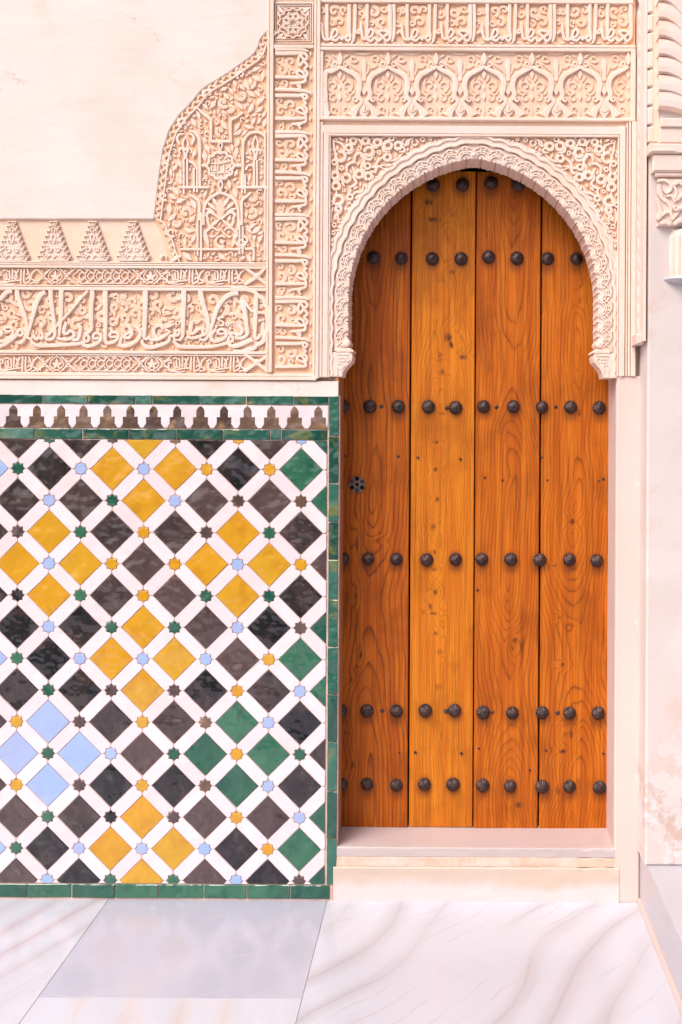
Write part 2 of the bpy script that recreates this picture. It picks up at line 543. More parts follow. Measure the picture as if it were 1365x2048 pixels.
def iron(name, c1, c2):
    t = NT(name)
    p = t.pos()
    col = t.mix(t.sstep(t.noise(p, 60, 5, 0.65), 0.4, 0.65), c1, c2)
    t.bump(t.noise(p, 300, 4, 0.6), 0.35, 0.001)
    return t.done(col, 0.42, 0.5, Metallic=0.55)
M['iron'] = iron('dark_forged_iron', (0.045, 0.030, 0.032), (0.095, 0.055, 0.046))
M['iron_grey'] = iron('worn_grey_iron', (0.16, 0.12, 0.11), (0.24, 0.17, 0.14))
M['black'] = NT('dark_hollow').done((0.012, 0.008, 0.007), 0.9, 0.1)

def wood(name, light, mid, dark, ring, seed, knots, x0=0.0, wide=0.22, contrast=1.0, stains=()):
    """plain-sawn board: rings about a pith that wanders in and out of the face, so arches and ovals appear"""
    t = NT(name)
    c = t.coord('Object')
    s = t.sep(c)
    x, z = s[0], s[2]
    def n1(scale, k, detail=2):
        return t.noise(t.comb(seed + k, 0.0, t.math('MULTIPLY', z, 1.0)), scale, detail, 0.5)
    deep = t.math('MULTIPLY', t.math('SUBTRACT', n1(1.0, 3.3, 1), 0.5), wide * 2)
    b = t.math('ADD', t.math('SUBTRACT', x, x0), t.math('MULTIPLY', t.math('SUBTRACT', n1(2.0, 9.1), 0.5), 0.10))
    wob = t.math('MULTIPLY', t.math('SUBTRACT', t.noise(t.comb(t.math('MULTIPLY', x, 4.0), seed, t.math('MULTIPLY', z, 0.7)), 4.0, 3, 0.5), 0.5), 0.022)
    r = t.math('ADD', t.math('SQRT', t.math('ADD', t.math('MULTIPLY', deep, deep), t.math('MULTIPLY', b, b))), wob)
    kmask = None
    for (kx, kz, rx, rz, st) in knots:
        ax = t.math('DIVIDE', t.math('SUBTRACT', x, kx), rx)
        az = t.math('DIVIDE', t.math('SUBTRACT', z, kz), rz)
        d = t.math('SQRT', t.math('ADD', t.math('MULTIPLY', ax, ax), t.math('MULTIPLY', az, az)))
        far = t.math('MULTIPLY', t.sstep(d, 4.5, 0.4), 0.022 * st)
        r = t.math('ADD', r, far)
        d2 = t.math('ADD', d, t.math('MULTIPLY', t.math('SUBTRACT', t.noise(t.mapv(c, scale=(1, 1, 0.45)), 95, 5, 0.7), 0.5), 2.6))
        kk = t.math('MULTIPLY', t.sstep(d2, 1.25, 0.15), st)
        kmask = kk if kmask is None else t.math('MAXIMUM', kmask, kk)
    fr = t.math('FRACT', t.math('MULTIPLY', r, ring))
    line = t.ramp(fr, [(0.0, 0.9), (0.05, 0.10), (0.4, 0.0), (0.78, 0.16), (0.95, 0.75), (1.0, 1.0)])
    lm = t.sstep(t.noise(t.mapv(c, scale=(9, 1, 1.2), loc=(seed, 0, 0)), 3.0, 3), 0.30, 0.62)
    fib = t.noise(t.mapv(c, scale=(1, 1, 0.018), loc=(seed, 0, 0)), 190, 5, 0.65)
    streak = t.noise(t.mapv(c, scale=(1, 1, 0.05), loc=(seed * 2, 0, 0)), 45, 4, 0.6)
    blot = t.noise(t.mapv(c, scale=(1, 1, 0.6), loc=(seed * 3, 0, seed)), 7, 5, 0.62)
    col = t.mix(t.sstep(streak, 0.36, 0.64), light, mid)
    col = t.mix(t.math('MULTIPLY', t.sstep(blot, 0.47, 0.70), 0.5), col, tuple(q * 0.50 for q in mid))
    col = t.mix(t.math('MULTIPLY', t.sstep(fib, 0.47, 0.66), 0.55), col, tuple(q * 0.5 for q in mid))
    col = t.mix(t.math('MULTIPLY', t.math('MULTIPLY', line, t.math('ADD', 0.35, t.math('MULTIPLY', lm, 0.65))), 0.72 * contrast), col, dark)
    if kmask is not None:
        col = t.mix(t.math('MULTIPLY', kmask, 0.92), col, (0.035, 0.013, 0.010))
    for (kx, kz) in stains:      # rust bled into the wood round each stud
        vd = t.n('VectorMath', operation='DISTANCE')
        t.put(vd.inputs[0], t.comb(t.math('MULTIPLY', x, 1.25), 0.0, z))
        vd.inputs[1].default_value = (kx * 1.25, 0.0, kz)
        d3 = t.math('ADD', vd.outputs['Value'], t.math('MULTIPLY', t.math('SUBTRACT', blot, 0.5), 0.05))
        col = t.mix(t.math('MULTIPLY', t.sstep(d3, 0.048, 0.012), 0.6), col, (0.075, 0.018, 0.006))
    t.bump(fib, 0.22, 0.0009)
    t.bump(line, -0.14, 0.0008)
    rr = t.math('ADD', 0.40, t.math('MULTIPLY', fib, 0.25))
    return t.done(col, rr, 0.22)

# ================================================================== the setting
gx = 400.0
obj('ground', [(-gx, -gx, -0.03), (gx, -gx, -0.03), (gx, gx, -0.03), (-gx, gx, -0.03)], [(0, 1, 2, 3)], M['courtyard'], kind='structure')

# floor of marble slabs; joints measured on the photograph
FX1, FX2, FY1 = -1.068, -0.378, -0.512
floor = box('floor', -3.2, 0.72, -3.4, 0.05, -0.029, -0.0022, M['sill'], kind='structure')
def fslab(x0, x1, y0, y1, m):
    g = 0.0006
    v, f = prism([(x0 + g, y0 + g), (x1 - g, y0 + g), (x1 - g, y1 - g), (x0 + g, y1 - g)], 0, 1, 0.0006)
    dz = random.uniform(-0.0005, 0.0005)
    v = [(a, c, (dz if b == 0 else dz - 0.001 if b < 0.5 else -0.0021)) for a, b, c in v]
    return obj('marble_slab', v, f, m, floor)
fslab(FX1, FX2, FY1, 0.004, M['marble_b'])
fslab(FX1, FX2, -1.25, FY1, M['marble_c'])
fslab(FX2, 0.606, -1.30, 0.004, M['marble_d'])
fslab(-1.90, FX1, -1.10, 0.004, M['marble_a'])
for x0, x1, y0, y1, k in ((-2.6, -1.90, -0.9, 0.004, 'd'), (FX1, -0.2, -2.2, -1.25, 'a'), (-0.2, 0.606, -2.2, -1.30, 'c'), (-1.9, FX1, -2.2, -1.10, 'c'),
                          (-2.6, -1.9, -2.2, -0.9, 'a'), (-1.9, -0.7, -3.4, -2.2, 'd'), (-0.7, 0.606, -3.4, -2.2, 'a'), (-2.6, -1.9, -3.4, -2.2, 'c')):
    fslab(x0, x1, y0, y1, M['marble_' + k])

# marble platform along the right, with the pier standing on it
plat = thing('marble_platform', 'low pale marble platform running forward along the right edge of the floor', 'platform', (1.2, -1.5, 0))
PXL = 0.606
v, f = prism([(PXL, -0.002), (PXL, 0.168), (2.6, 0.168), (2.6, -0.002)], -3.4, 0.25, 0.006)
obj('platform_block', v, f, M['marble_e'], plat)
v, f = prism([(PXL - 0.009, -0.002), (PXL - 0.009, 0.006), (PXL - 0.004, 0.016), (PXL + 0.002, 0.016), (PXL + 0.002, -0.002)], -3.35, -0.003, 0.003)
obj('mortar_fillet', v, f, M['reveal'], plat)

# solid wall behind everything
core = thing('masonry_wall', 'plain cream plaster strip over the tiles and the wall behind the carvings', 'wall', (0, 0.3, 0))
ZT = 3.7
XL, XR = W(675, 1300)[0], W(1231, 1300)[0]          # door opening at the wall face
box('wall_block', -3.2, XL - 0.002, 0.03, 0.5, -0.01, ZT, M['plaster'], core)
box('wall_block', XR + 0.002, 0.75, 0.03, 0.5, -0.01, ZT, M['plaster'], core)
box('wall_block', XL - 0.002, XR + 0.002, 0.34, 0.5, -0.01, ZT, M['plaster'], core)
box('wall_extension', -3.2, 0.75, 0.0, 0.34, W(0, 0)[2] + 0.015, ZT, M['plaster'], core, 0.003)
bar('wall_strip', -1400, 677.5, 757.5, 789, 0.0, 0.031, M['plaster'], core, 0.002)
box('wall_extension', -3.2, W(-760, 900)[0], -0.004, 0.031, W(0, 788)[2], W(0, 0)[2] + 0.014, M['plaster'], core, 0.003)

from mathutils import noise as mnoise
def worn(name, x0, x1, y0, y1, z0, z1, m, parent, r=0.006, amp=0.0012, dip=0.0):
    """block with a rounded, uneven front edge and a slightly hollowed tread"""
    prof = [(y0, z0 + (z1 - r - z0) * q / 5) for q in range(6)] + [(y0 + r * (1 - cos(t)), z1 - r + r * sin(t)) for t in (pi / 8, pi / 4, 3 * pi / 8, pi / 2)] + [(y0 + r + (y1 - y0 - r) * q / 6, z1) for q in range(1, 7)]
    n = int((x1 - x0) / 0.008)
    V, F = [], []
    for i_ in range(n + 1):
        x = x0 + (x1 - x0) * i_ / n
        for k_, (y, z) in enumerate(prof):
            g = mnoise.noise((x * 11, y * 30, z * 30)) + 0.6 * mnoise.noise((x * 34, y * 60, z * 60))
            chip = max(0.0, mnoise.noise((x * 17 + 5, 3.3, z0)) - 0.25) * 0.010 if 5 <= k_ <= 9 else 0
            hol = dip * (1 - (2 * (x - x0) / (x1 - x0) - 1) ** 2) if k_ >= 8 else 0
            V.append((x, y + amp * g * (1 if k_ < 10 else 0) + chip * .6, z - chip * .8 - hol + amp * .5 * g * (1 if k_ > 5 and k_ < 15 else 0)))
    k = len(prof)
    for i_ in range(n):
        for q in range(k - 1):
            F.append((i_ * k + q, (i_ + 1) * k + q, (i_ + 1) * k + q + 1, i_ * k + q + 1))
    V += [(x0, y1, z0), (x1, y1, z0)]
    F.append(tuple(range(k)) + (len(V) - 2,))
    F.append(tuple(n * k + q for q in reversed(range(k))) + (len(V) - 1,))
    return obj(name, V, F, m, parent, smooth=False)

# ------------------------------------------------------------------ door recess: reveals, sill, steps, jamb
ZS = 0.1705
rec = thing('door_recess', 'pink plaster door jamb and stepped marble threshold under the wooden door', 'doorway', (0.08, 0.1, 0))
zt = W(940, 754)[2]
box('brown_reveal', XL - 0.012, XL, 0.003, 0.34, 0.0, zt + 0.25, M['reveal_brown'], rec, 0.0008)
box('mauve_reveal', XR, XR + 0.012, 0.012, 0.34, 0.0, zt + 0.25, M['reveal'], rec, 0.001)
x0, x1, z0, z1 = rpx(1231.5, 1281, 752, 1800)
box('jamb', XR + 0.0005, PXL - 0.001, -0.0005, 0.034, -0.002, z1, M['jamb'], rec, 0.0045)
worn('sill', XL - 0.004, XR + 0.003, 0.001, 0.34, ZS - 0.03, ZS, M['sill'], rec, 0.006, 0.0010, 0.003)
zr = W(900, 1733)[2]
worn('riser', XL - 0.003, XR + 0.004, 0.001, 0.2, zr, ZS - 0.0305, M['riser'], rec, 0.003, 0.0016)
worn('marble_step', W(667, 1770)[0], W(1238, 1770)[0], -0.004, 0.2, -0.002, zr - 0.0008, M['step'], rec, 0.005)

# ================================================================== wooden door
YD = 0.150
door = thing('wooden_door', 'arched brown wooden door of four planks with rows of iron studs', 'door', (0.08, YD, ZS))
zd0, zd1 = W(900, 1656, YD)[2], W(940, 343, YD)[2]
edges = [(668, 818.5), (822.0, 948.5), (951.0, 1079.0), (1082.5, 1222)]
def local(px, py, i):
    w = W(px, py, YD)
    a, b = (W(edges[i][0], 1000, YD)[0] + W(edges[i][1], 1000, YD)[0]) / 2, (zd0 + zd1) / 2
    return w[0] - a, w[2] - b
def kn(i, L):
    return [(*local(px, py, i), rx / S, ry / S, st) for px, py, rx, ry, st in L]
rows = [[(867, 369), (925.5, 368.5), (983, 365), (1038, 368)],
        [(747.5, 515), (803, 516), (865, 516.5), (922.5, 516.5), (977.5, 513), (1034.5, 515.5), (1096, 516.5), (1154, 516.5)],
        [(685, 812), (740, 813), (797, 813), (857, 813), (911.5, 815), (968, 813), (1027, 813), (1085, 814), (1142, 814), (1199, 815.5)],
        [(686, 1118), (736.5, 1118), (793, 1118.5), (853.5, 1120), (911.5, 1119), (964, 1118.5), (1022, 1119), (1080.5, 1120.5), (1139.5, 1119.5), (1194.5, 1121.5)],
        [(682, 1422), (734, 1422.5), (793, 1423), (851, 1422.5), (909.5, 1422), (967, 1426), (1025.5, 1427), (1085.5, 1426.5), (1140, 1427), (1197.5, 1427.5)],
        [(682, 1570), (734, 1569.5), (793, 1571.5), (849, 1570), (906.5, 1570.5), (966, 1572), (1021, 1573.5), (1085, 1574.5), (1140, 1574.5), (1200, 1576)]]
def stn(i):
    return [local(px, py + 7, i) for r_ in rows for px, py in r_ if edges[i][0] - 14 < px < edges[i][1] + 14]
K1 = kn(0, [(715, 1085, 4, 17, .8), (722, 1310, 3, 10, .9), (712, 1190, 3, 9, .7), (702, 1360, 5, 5, .6), (757, 1080, 9, 3, .5), (705, 1530, 5, 9, .7), (690, 1465, 8, 3, .5)])
K2 = kn(1, [(858, 405, 10, 8, .9), (866, 440, 12, 6, .8), (905, 430, 5, 6, .5), (905, 545, 6, 6, .6), (897, 675, 8, 12, 1), (903, 690, 5, 9, 1), (925, 715, 9, 6, .8), (880, 712, 5, 8, .7),
            (885, 745, 5, 7, .8), (884, 828, 9, 3, .6), (874, 885, 5, 5, .8), (872, 940, 5, 6, .8), (875, 1000, 5, 6, .8), (868, 1055, 6, 8, .8), (870, 1105, 3, 5, .8),
            (870, 1140, 5, 5, .7), (871, 1186, 5, 7, .9), (861, 1215, 5, 9, .7), (868, 1228, 8, 4, .7), (872, 1268, 6, 5, .6), (880, 1305, 9, 7, .4), (878, 1375, 9, 9, .4)])
K3 = kn(2, [(975, 470, 3, 5, .4), (1030, 1282, 6, 12, .7), (1025, 1297, 4, 10, .6), (1037, 1610, 10, 8, .7), (1060, 1545, 4, 5, .4), (1020, 950, 4, 8, .3)])
K4 = kn(3, [(1160, 600, 5, 9, .6), (1145, 1042, 9, 6, .8), (1110, 1130, 4, 4, .6), (1125, 1328, 6, 4, .7), (1119, 1234, 4, 4, .6), (1143, 1465, 5, 14, .8), (1127, 1502, 9, 6, .9), (1135, 1438, 14, 5, .5),
            (1145, 1250, 5, 5, .4), (1115, 1580, 7, 10, .5)])
LT, MD, DK = (0.55, 0.205, 0.035), (0.42, 0.135, 0.020), (0.065, 0.013, 0.003)
wm = [wood('oiled_wood_a', (0.52, 0.128, 0.007), (0.38, 0.076, 0.004), DK, 68, 1.7, K1, 0.0, 0.20, 1.2, stn(0)),
      wood('oiled_wood_b', (0.68, 0.212, 0.011), (0.55, 0.142, 0.007), (0.17, 0.048, 0.008), 120, 4.2, K2, 0.0, 0.16, 0.85, stn(1)),
      wood('oiled_wood_c', (0.59, 0.155, 0.008), (0.44, 0.092, 0.004), DK, 100, 8.6, K3, 0.01, 0.22, 0.95, stn(2)),
      wood('oiled_wood_d', (0.59, 0.157, 0.008), (0.44, 0.095, 0.004), DK, 92, 12.9, K4, 0.0, 0.20, 0.95, stn(3))]
for i, (a, b) in enumerate(edges):
    xa, xb = W(a, 1000, YD)[0], W(b, 1000, YD)[0]
    dy = (0.0, 0.0025, 0.001, 0.0)[i]
    bot = (0.0, 0.001, -0.001, -0.003)[i]
    box('plank', xa, xb, YD + dy, YD + 0.05, zd0 + bot, zd1 + (0.0, 0.002, 0.001, -0.001)[i], wm[i], door, 0.0022)
box('door_backing', W(660, 1000, YD)[0], W(1226, 1000, YD)[0], YD + 0.051, YD + 0.08, zd0 - 0.004, zd1 + 0.10, M['black'], door)  # near-black, painting in the shade between and above the planks

# fluted iron studs
def stud_mesh(r):
    V, F = [], []
    k = 32
    rings = [(1.0, 0.0), (1.0, 0.10), (0.93, 0.24), (0.74, 0.42), (0.50, 0.55), (0.27, 0.63), (0.22, 0.64), (0.20, 0.74), (0.10, 0.80)]
    for q, (rr, h) in enumerate(rings):
        for i in range(k):
            a = 2 * pi * i / k
            fl = 1.0
            hh = h
            if 1 <= q <= 4 and i % 2:
                fl, hh = (0.945, h - 0.055) if q < 4 else (1, h - 0.03)
            V.append((r * rr * fl * cos(a), -r * hh, r * rr * fl * sin(a)))
    V.append((0, -r * 0.82, 0))
    for q in range(len(rings) - 1):
        for i in range(k):
            j = (i + 1) % k
            F.append((q * k + i, q * k + j, q * k + k + j, q * k + k + i))
    b = (len(rings) - 1) * k
    for i in range(k):
        F.append((b + i, b + (i + 1) % k, len(V) - 1))
    return V, F
sv, sf = stud_mesh(13.4 / S * 1.05)
first = None
for R_ in rows:
    for (px, py) in R_:
        w = W(px, py, YD - 0.006)
        if first is None:
            first = obj('stud', [(a + w[0], b + YD + 0.001, c + w[2]) for a, b, c in sv], sf, M['iron'], door)
            c0 = w
        else:
            st = dup(first, w[0] - c0[0], w[2] - c0[2])
            st.rotation_euler[1] = random.uniform(0, 3)
            q = random.uniform(0.96, 1.03)
            st.scale = (q, random.uniform(0.9, 1.1), q)
# small nail heads
first = None
for (px, py, r) in [(763, 813, 4), (893.5, 815.5, 4), (993, 814, 4), (1112, 814, 3.5), (765, 1421, 4.5), (892, 1422.5, 4.5), (985, 1424, 3.6), (1115, 1426, 4.5),
                    (797, 913, 3), (836, 915, 2.6), (921, 918, 2.6), (1005, 960, 2.4), (1083, 914, 2.5), (970, 955, 2.6), (691, 912, 2.6), (1207, 958, 3), (1095, 960, 2.4), (1198, 962, 2.2),
                    (799, 1505, 2.2), (831, 1505, 2.8), (923, 1507, 2.8), (958, 1497, 2.2), (1060, 1540, 2.4), (1092, 1501, 2.4), (1207, 1507, 2.6), (955, 1180, 2.5)]:
    w = W(px, py, YD)
    if first is None:
        v, f = discv(px, py, 1.0, YD - 0.003, YD + 0.004, 12, 1.2)
        v, f = [((a - w[0]) * 1 + w[0], b, (c - w[2]) + w[2]) for a, b, c in v], f
        first = obj('nail_head', v, f, M['iron'], door)
        c0, n1 = w, first
        first.scale = (r, 1, r)
    else:
        nh = dup(first, w[0] - c0[0], w[2] - c0[2])
        nh.scale = (r, 1, r)
# six-lobed iron lock plate with keyhole
lx, ly = 714.5, 969
LP = []
for i in range(72):
    a = 2 * pi * i / 72
    dl = (a - pi / 6 + pi / 6) % (pi / 3) - pi / 6
    rr = 11.2 * cos(dl) + sqrt(6.4 ** 2 - (11.2 * sin(dl)) ** 2)
    LP.append((lx + cos(a + pi / 6) * rr, ly + sin(a + pi / 6) * rr))
lock = slab('lock_plate', LP, YD - 0.005, YD + 0.003, M['iron_grey'], door, 0.0012)
for i in range(6):
    a = pi / 6 + i * pi / 3 + pi / 3
    v, f = discv(lx + 11.6 * cos(a), ly + 11.6 * sin(a), 4.2, YD - 0.0074, YD, 12, 0.1)
    obj('recessed_cup', v, f, M['black'] if i % 2 else M['iron'], lock)
v, f = discv(lx, ly, 3.4, YD - 0.0080, YD, 12, 0.05)
obj('keyhole', v, f, M['black'], lock)

# ================================================================== tiled dado
dado = thing('tiled_dado', 'glazed mosaic tile dado of coloured diamonds and small stars beside the door', 'tile panel', (-1.0, 0, 0))
GX, GY, I0, J0 = 62.95, 63.3, 34.5, 875.2
XMIN, XMAX, YMIN, YMAX = -1400.0, 652.0, 880.0, 1767.0
def clip(poly, x0, x1, y0, y1):
    def half(P, inside, cut):
        out = []
        for i in range(len(P)):
            a, b = P[i - 1], P[i]
            ia, ib = inside(a), inside(b)
            if ia != ib:
                out.append(cut(a, b))
            if ib:
                out.append(b)
        return out
    def cx(k):
        return lambda a, b: (k, a[1] + (b[1] - a[1]) * (k - a[0]) / (b[0] - a[0]))
    def cy(k):
        return lambda a, b: (a[0] + (b[0] - a[0]) * (k - a[1]) / (b[1] - a[1]), k)
    for ins, cut in ((lambda p: p[0] >= x0, cx(x0)), (lambda p: p[0] <= x1, cx(x1)), (lambda p: p[1] >= y0, cy(y0)), (lambda p: p[1] <= y1, cy(y1))):
        if not poly:
            return []
        poly = half(poly, ins, cut)
    out = []
    for p in poly:
        if not out or hypot(p[0] - out[-1][0], p[1] - out[-1][1]) > 0.15:
            out.append(p)
    if len(out) > 2 and hypot(out[0][0] - out[-1][0], out[0][1] - out[-1][1]) < 0.15:
        out.pop()
    return out
def lev(px, py):                     # levelled pixel frame of the dado (about its centre)
    return px, py
RC = (330.0, 1290.0)
def dz_poly(P, y):
    """dado coordinates: upright frame through its centre"""
    u0, v0 = U(*RC)
    return [UV(u0 + p[0] - RC[0], v0 + p[1] - RC[1], y)[0::2] for p in P]
def parea(P):
    return abs(sum(P[i][0] * P[(i + 1) % len(P)][1] - P[(i + 1) % len(P)][0] * P[i][1] for i in range(len(P)))) / 2
def tile(name, P, m, b=0.0010, lift=0.0, warp=0.0006):
    if len(P) < 3 or parea(P) < 6:
        return None
    j = lambda: random.uniform(-0.3, 0.3)
    Q = []
    for i_ in range(len(P)):
        p, q = P[i_], P[(i_ + 1) % len(P)]
        Q.append(p)
        L = hypot(q[0] - p[0], q[1] - p[1])
        for k_ in range(1, int(L / 13) + 1):
            t_ = k_ / (int(L / 13) + 1)
            Q.append((p[0] + (q[0] - p[0]) * t_, p[1] + (q[1] - p[1]) * t_))
    P = [(p[0] + j(), p[1] + j()) for p in Q]
    yf = -lift + random.uniform(-warp, warp)
    v, f = prism(dz_poly(P, 0.0), yf, 0.0052, b)
    tx, tz = random.gauss(0, 0.010), random.gauss(0, 0.010)      # each tile sits a touch out of true
    cx_ = sum(a[0] for a in v) / len(v); cz_ = sum(a[2] for a in v) / len(v)
    v = [(x, y + (tx * (x - cx_) + tz * (z - cz_) if y < 0.004 else 0), z) for x, y, z in v]
    return obj(name, v, f, M[m], dado)
# bed of grout
u0, v0 = U(*RC)
a = UV(u0 + XMIN - RC[0], v0 + 1797.5 - RC[1]); c = UV(u0 + 677.2 - RC[0], v0 + 789.5 - RC[1])
box('grout_bed', a[0], c[0], 0.0034, 0.0305, -0.002, c[2], M['grout'], dado)
DIA = {0: '0K 2K 4Y 6K 8K 10G', 1: '-1L 1K 3Y 5Y 7K 9G', 2: '0K 2K 4Y 6K 8K 10G', 3: '1Y 3K 5K 7Y 9K', 4: '0Y 2Y 4K 6Y 8Y 10K', 5: '1Y 3K 5K 7Y 9K',
       6: '0K 2K 4Y 6K 8K 10G', 7: '-1L 1K 3Y 5Y 7K 9G', 8: '0K 2K 4Y 6K 8K 10G', 9: '1L 3K 5K 7G 9K', 10: '0L 2L 4K 6G 8G 10K', 11: '1L 3K 5K 7G 9K',
       12: '0K 2K 4Y 6K 8K 10G', 13: '-1L 1K 3Y 5Y 7K 9G', 14: '0K 2K 4Y 6K 8K 10G'}
STA = {0: '1G 3K 5B 7Y 9L', 1: '0G 2L 4L 6Y 8Y', 2: '1L 3G 5L 7B 9B', 3: '0K 2G 4Y 6K 8G', 4: '1L 3Y 5Y 7L 9Y', 5: '0K 2G 4Y 6G 8G', 6: '1L 3G 5G 7L 9B', 7: '0G 2L 4L 6L 8Y',
       8: '1G 3K 5K 7Y 9L', 9: '0Y 2K 4Y 6B 8L', 10: '1G 3L 5G 7Y 9G', 11: '0Y 2K 4Y 6B 8L', 12: '1G 3K 5K 7Y 9L', 13: '0G 2L 4L 6L 8Y', 14: '1L 3G 5G 7L 9K'}
def look(T, i, j):
    for e in T.get(j, '').split():
        if int(e[:-1]) == i:
            return e[-1]
    return None
HD = 42.9
ILO = -6
for j in range(0, 15):
    for i in range(ILO, 11):
        x, y = I0 + GX * i, J0 + GY * j
        if (i + j) % 2 == 0:
            c = look(DIA, i, j) or ('Y' if ((i + 4) ** 2 + (j % 6 - 1) ** 2) <= 1 else 'K')
            P = clip([(x - HD, y), (x, y - HD), (x + HD, y), (x, y + HD)], XMIN, XMAX, YMIN, YMAX)
            tile('diamond_tile', P, 't' + c, 0.0011)
        else:
            c = look(STA, i, j) or random.choice('GLYK')
            P = []
            for k in range(16):
                r = 13.0 if k % 2 == 0 else 9.6
                P.append((x + r * cos(pi * k / 8), y + r * sin(pi * k / 8)))
            tile('star_tile', clip(P, XMIN, XMAX, YMIN, YMAX), 't' + c, 0.0006)
            # white strips leaving this star down-right and down-left
            for sx in (1, -1):
                g = 0.75
                e1 = [(19.0, g), (14.3, g), (10.6, 4.6), (10.3, 10.3), (4.6, 10.6), (g, 14.3), (g, 19.0)]
                A = [(x + sx * p[0], y + p[1]) for p in e1]
                x2, y2 = x + sx * GX, y + GY
                B = [(x2 - sx * p[0], y2 - p[1]) for p in e1]
                tile('white_strip_tile', clip(A + B, XMIN, XMAX, YMIN, YMAX), 'tW', 0.0008)
for i in range(ILO, 11):      # strips entering from above the top edge
    x, y = I0 + GX * i, J0 - GY
    if i % 2 == 0:
        for sx in (1, -1):
            e1 = [(19.0, .75), (14.3, .75), (10.6, 4.6), (10.3, 10.3), (4.6, 10.6), (.75, 14.3), (.75, 19.0)]
            A = [(x + sx * p[0], y + p[1]) for p in e1]
            B = [(x + sx * GX - sx * p[0], y + GY - p[1]) for p in e1]
            tile('white_strip_tile', clip(A + B, XMIN, XMAX, YMIN, YMAX), 'tW', 0.0008)
def trow(js, y0, y1, m, n='border_tile'):
    for a, b in zip(js, js[1:]):
        tile(n, [(a + 1.0, y0), (b - 1.0, y0), (b - 1.0, y1), (a + 1.0, y1)], m, 0.0016, 0.0006, 0.0008)
ext = lambda js: [js[0] - 92 * k for k in range(5, 0, -1)] + js
trow(ext([-8, 82, 174, 268, 302.6, 397, 490, 585, 655.5]), 790.5, 808, 'tE')
trow(ext([-27, 67.7, 163, 255.4, 350, 444, 538.5, 560.5, 653.5]), 858.5, 878.5, 'tE')
trow(ext([-30, 57.4, 146, 233, 320.5, 410, 496, 583.6, 663]), 1769.5, 1796.5, 'tG')
ys = [789.5, 870, 965, 1042, 1117.5, 1197.5, 1292, 1386.7, 1482.6, 1581, 1675, 1768.5]
for a, b in zip(ys, ys[1:]):
    tile('border_tile', [(656.3, a + 1), (675.5, a + 1), (675.5, b - 1), (656.3, b - 1)], 'tE', 0.0018, 0.0008, 0.0006)
MC = [48, 140, 235, 322, 415, 505, 595, 687, 778, 870, 962, 1055, 1145, 1238]
MC = [-46.8 * k + 24.6 for k in range(9, 0, -1)] + [q / 1.95 for q in MC]
yb = 856.0
half = [(19.5, 0), (14, -9), (14, -22.5), (7.3, -22.5), (7.3, -36), (3.5, -42), (0, -43)]
for k, x in enumerate(MC):
    P = [(x - p[0], yb + p[1]) for p in half] + [(x + p[0], yb + p[1]) for p in half[-2::-1]]
    tile('stepped_tile', P, 'tB', 0.0008)
    xn = MC[k + 1] if k + 1 < len(MC) else 675.0
    if k + 1 < len(MC):
        L = [(x + p[0] + 0.8, yb + p[1] + (0.6 if i else -0.5)) for i, p in enumerate(half[:-1])] + [(x + 0.6, yb - 44.2)]
        Rr = [(xn - p[0] - 0.8, yb + p[1] + (0.6 if i else -0.5)) for i, p in enumerate(half[:-1])] + [(xn - 0.6, yb - 44.2)]
        L.append((x + 0.6, 810.2)); Rr.append((xn - 0.6, 810.2))
        tile('white_merlon_tile', L + Rr[::-1], 'tW', 0.0006)
    else:
        L = [(x + p[0] + 0.8, yb + p[1] + (0.6 if i else -0.5)) for i, p in enumerate(half[:-1])] + [(x + 0.6, yb - 44.2), (x + 0.6, 810.2)]
        tile('white_merlon_tile', clip(L + [(654, 810.2), (654, yb)], 0, 654, 0, 2000), 'tW', 0.0006)

# ================================================================== carved stucco
YB = 0.029                                 # back of every carved piece (just inside the wall face)
AX = U(949, 316)[0] - 0.5                  # axis of the arch, levelled
def occ_new():
    return set()
def occ_add(O, P, pad=1.0):
    for p in catmull([tuple(q) for q in P], 2.0):
        r = p[2] / 2 + pad
        for ix in range(int((p[0] - r) // 2), int((p[0] + r) // 2) + 1):
            for iy in range(int((p[1] - r) // 2), int((p[1] + r) // 2) + 1):
                if hypot(ix * 2 + 1 - p[0], iy * 2 + 1 - p[1]) <= r + 0.8:
                    O.add((ix, iy))
def occ_hit(O, P):
    n = h = 0
    for p in catmull([tuple(q) for q in P], 2.0):
        for a in (-.5, 0, .5):
            n += 1
            if (int((p[0] + a * p[2]) // 2), int((p[1]) // 2)) in O or (int(p[0] // 2), int((p[1] + a * p[2]) // 2)) in O:
                h += 1
    return h / n
def inside(P, x, y):
    c = False
    for i in range(len(P)):
        (x0, y0), (x1, y1) = P[i - 1][:2], P[i][:2]
        if (y0 > y) != (y1 > y) and x < (x1 - x0) * (y - y0) / (y1 - y0) + x0:
            c = not c
    return c

# ------------------------------------------------------------------ blank plaster, upper left
EDGE = [(546, 54), (536, 62), (529, 69), (521, 79), (516, 96), (503, 113), (482, 128), (462, 143), (441, 156), (421, 168), (405, 179), (395, 190), (385, 204), (374, 215), (361, 228),
        (349, 245), (340, 260), (333, 280), (327, 300), (322, 330), (318, 360), (315, 388), (312, 412), (309, 437)]
EDGE = [p[:2] for p in catmull([(*p, 1) for p in EDGE], 6)]
EDGE = [(x + random.uniform(-.5, .5), y + random.uniform(-.5, .5)) for x, y in EDGE]
x_off = -760
bottom = [(x, 438 + random.uniform(-.6, .6)) for x in range(300, x_off, -40)]
wall = thing('blank_plaster', 'smooth blank cream plaster filling the wall at the upper left', 'plaster wall', (-1.2, 0, 1.9))
o = slab('plaster_coat', [(x_off, -6), (541, -6)] + EDGE + bottom + [(x_off, 438)], -0.0006, YB, M['plaster'], wall, 0.0030)

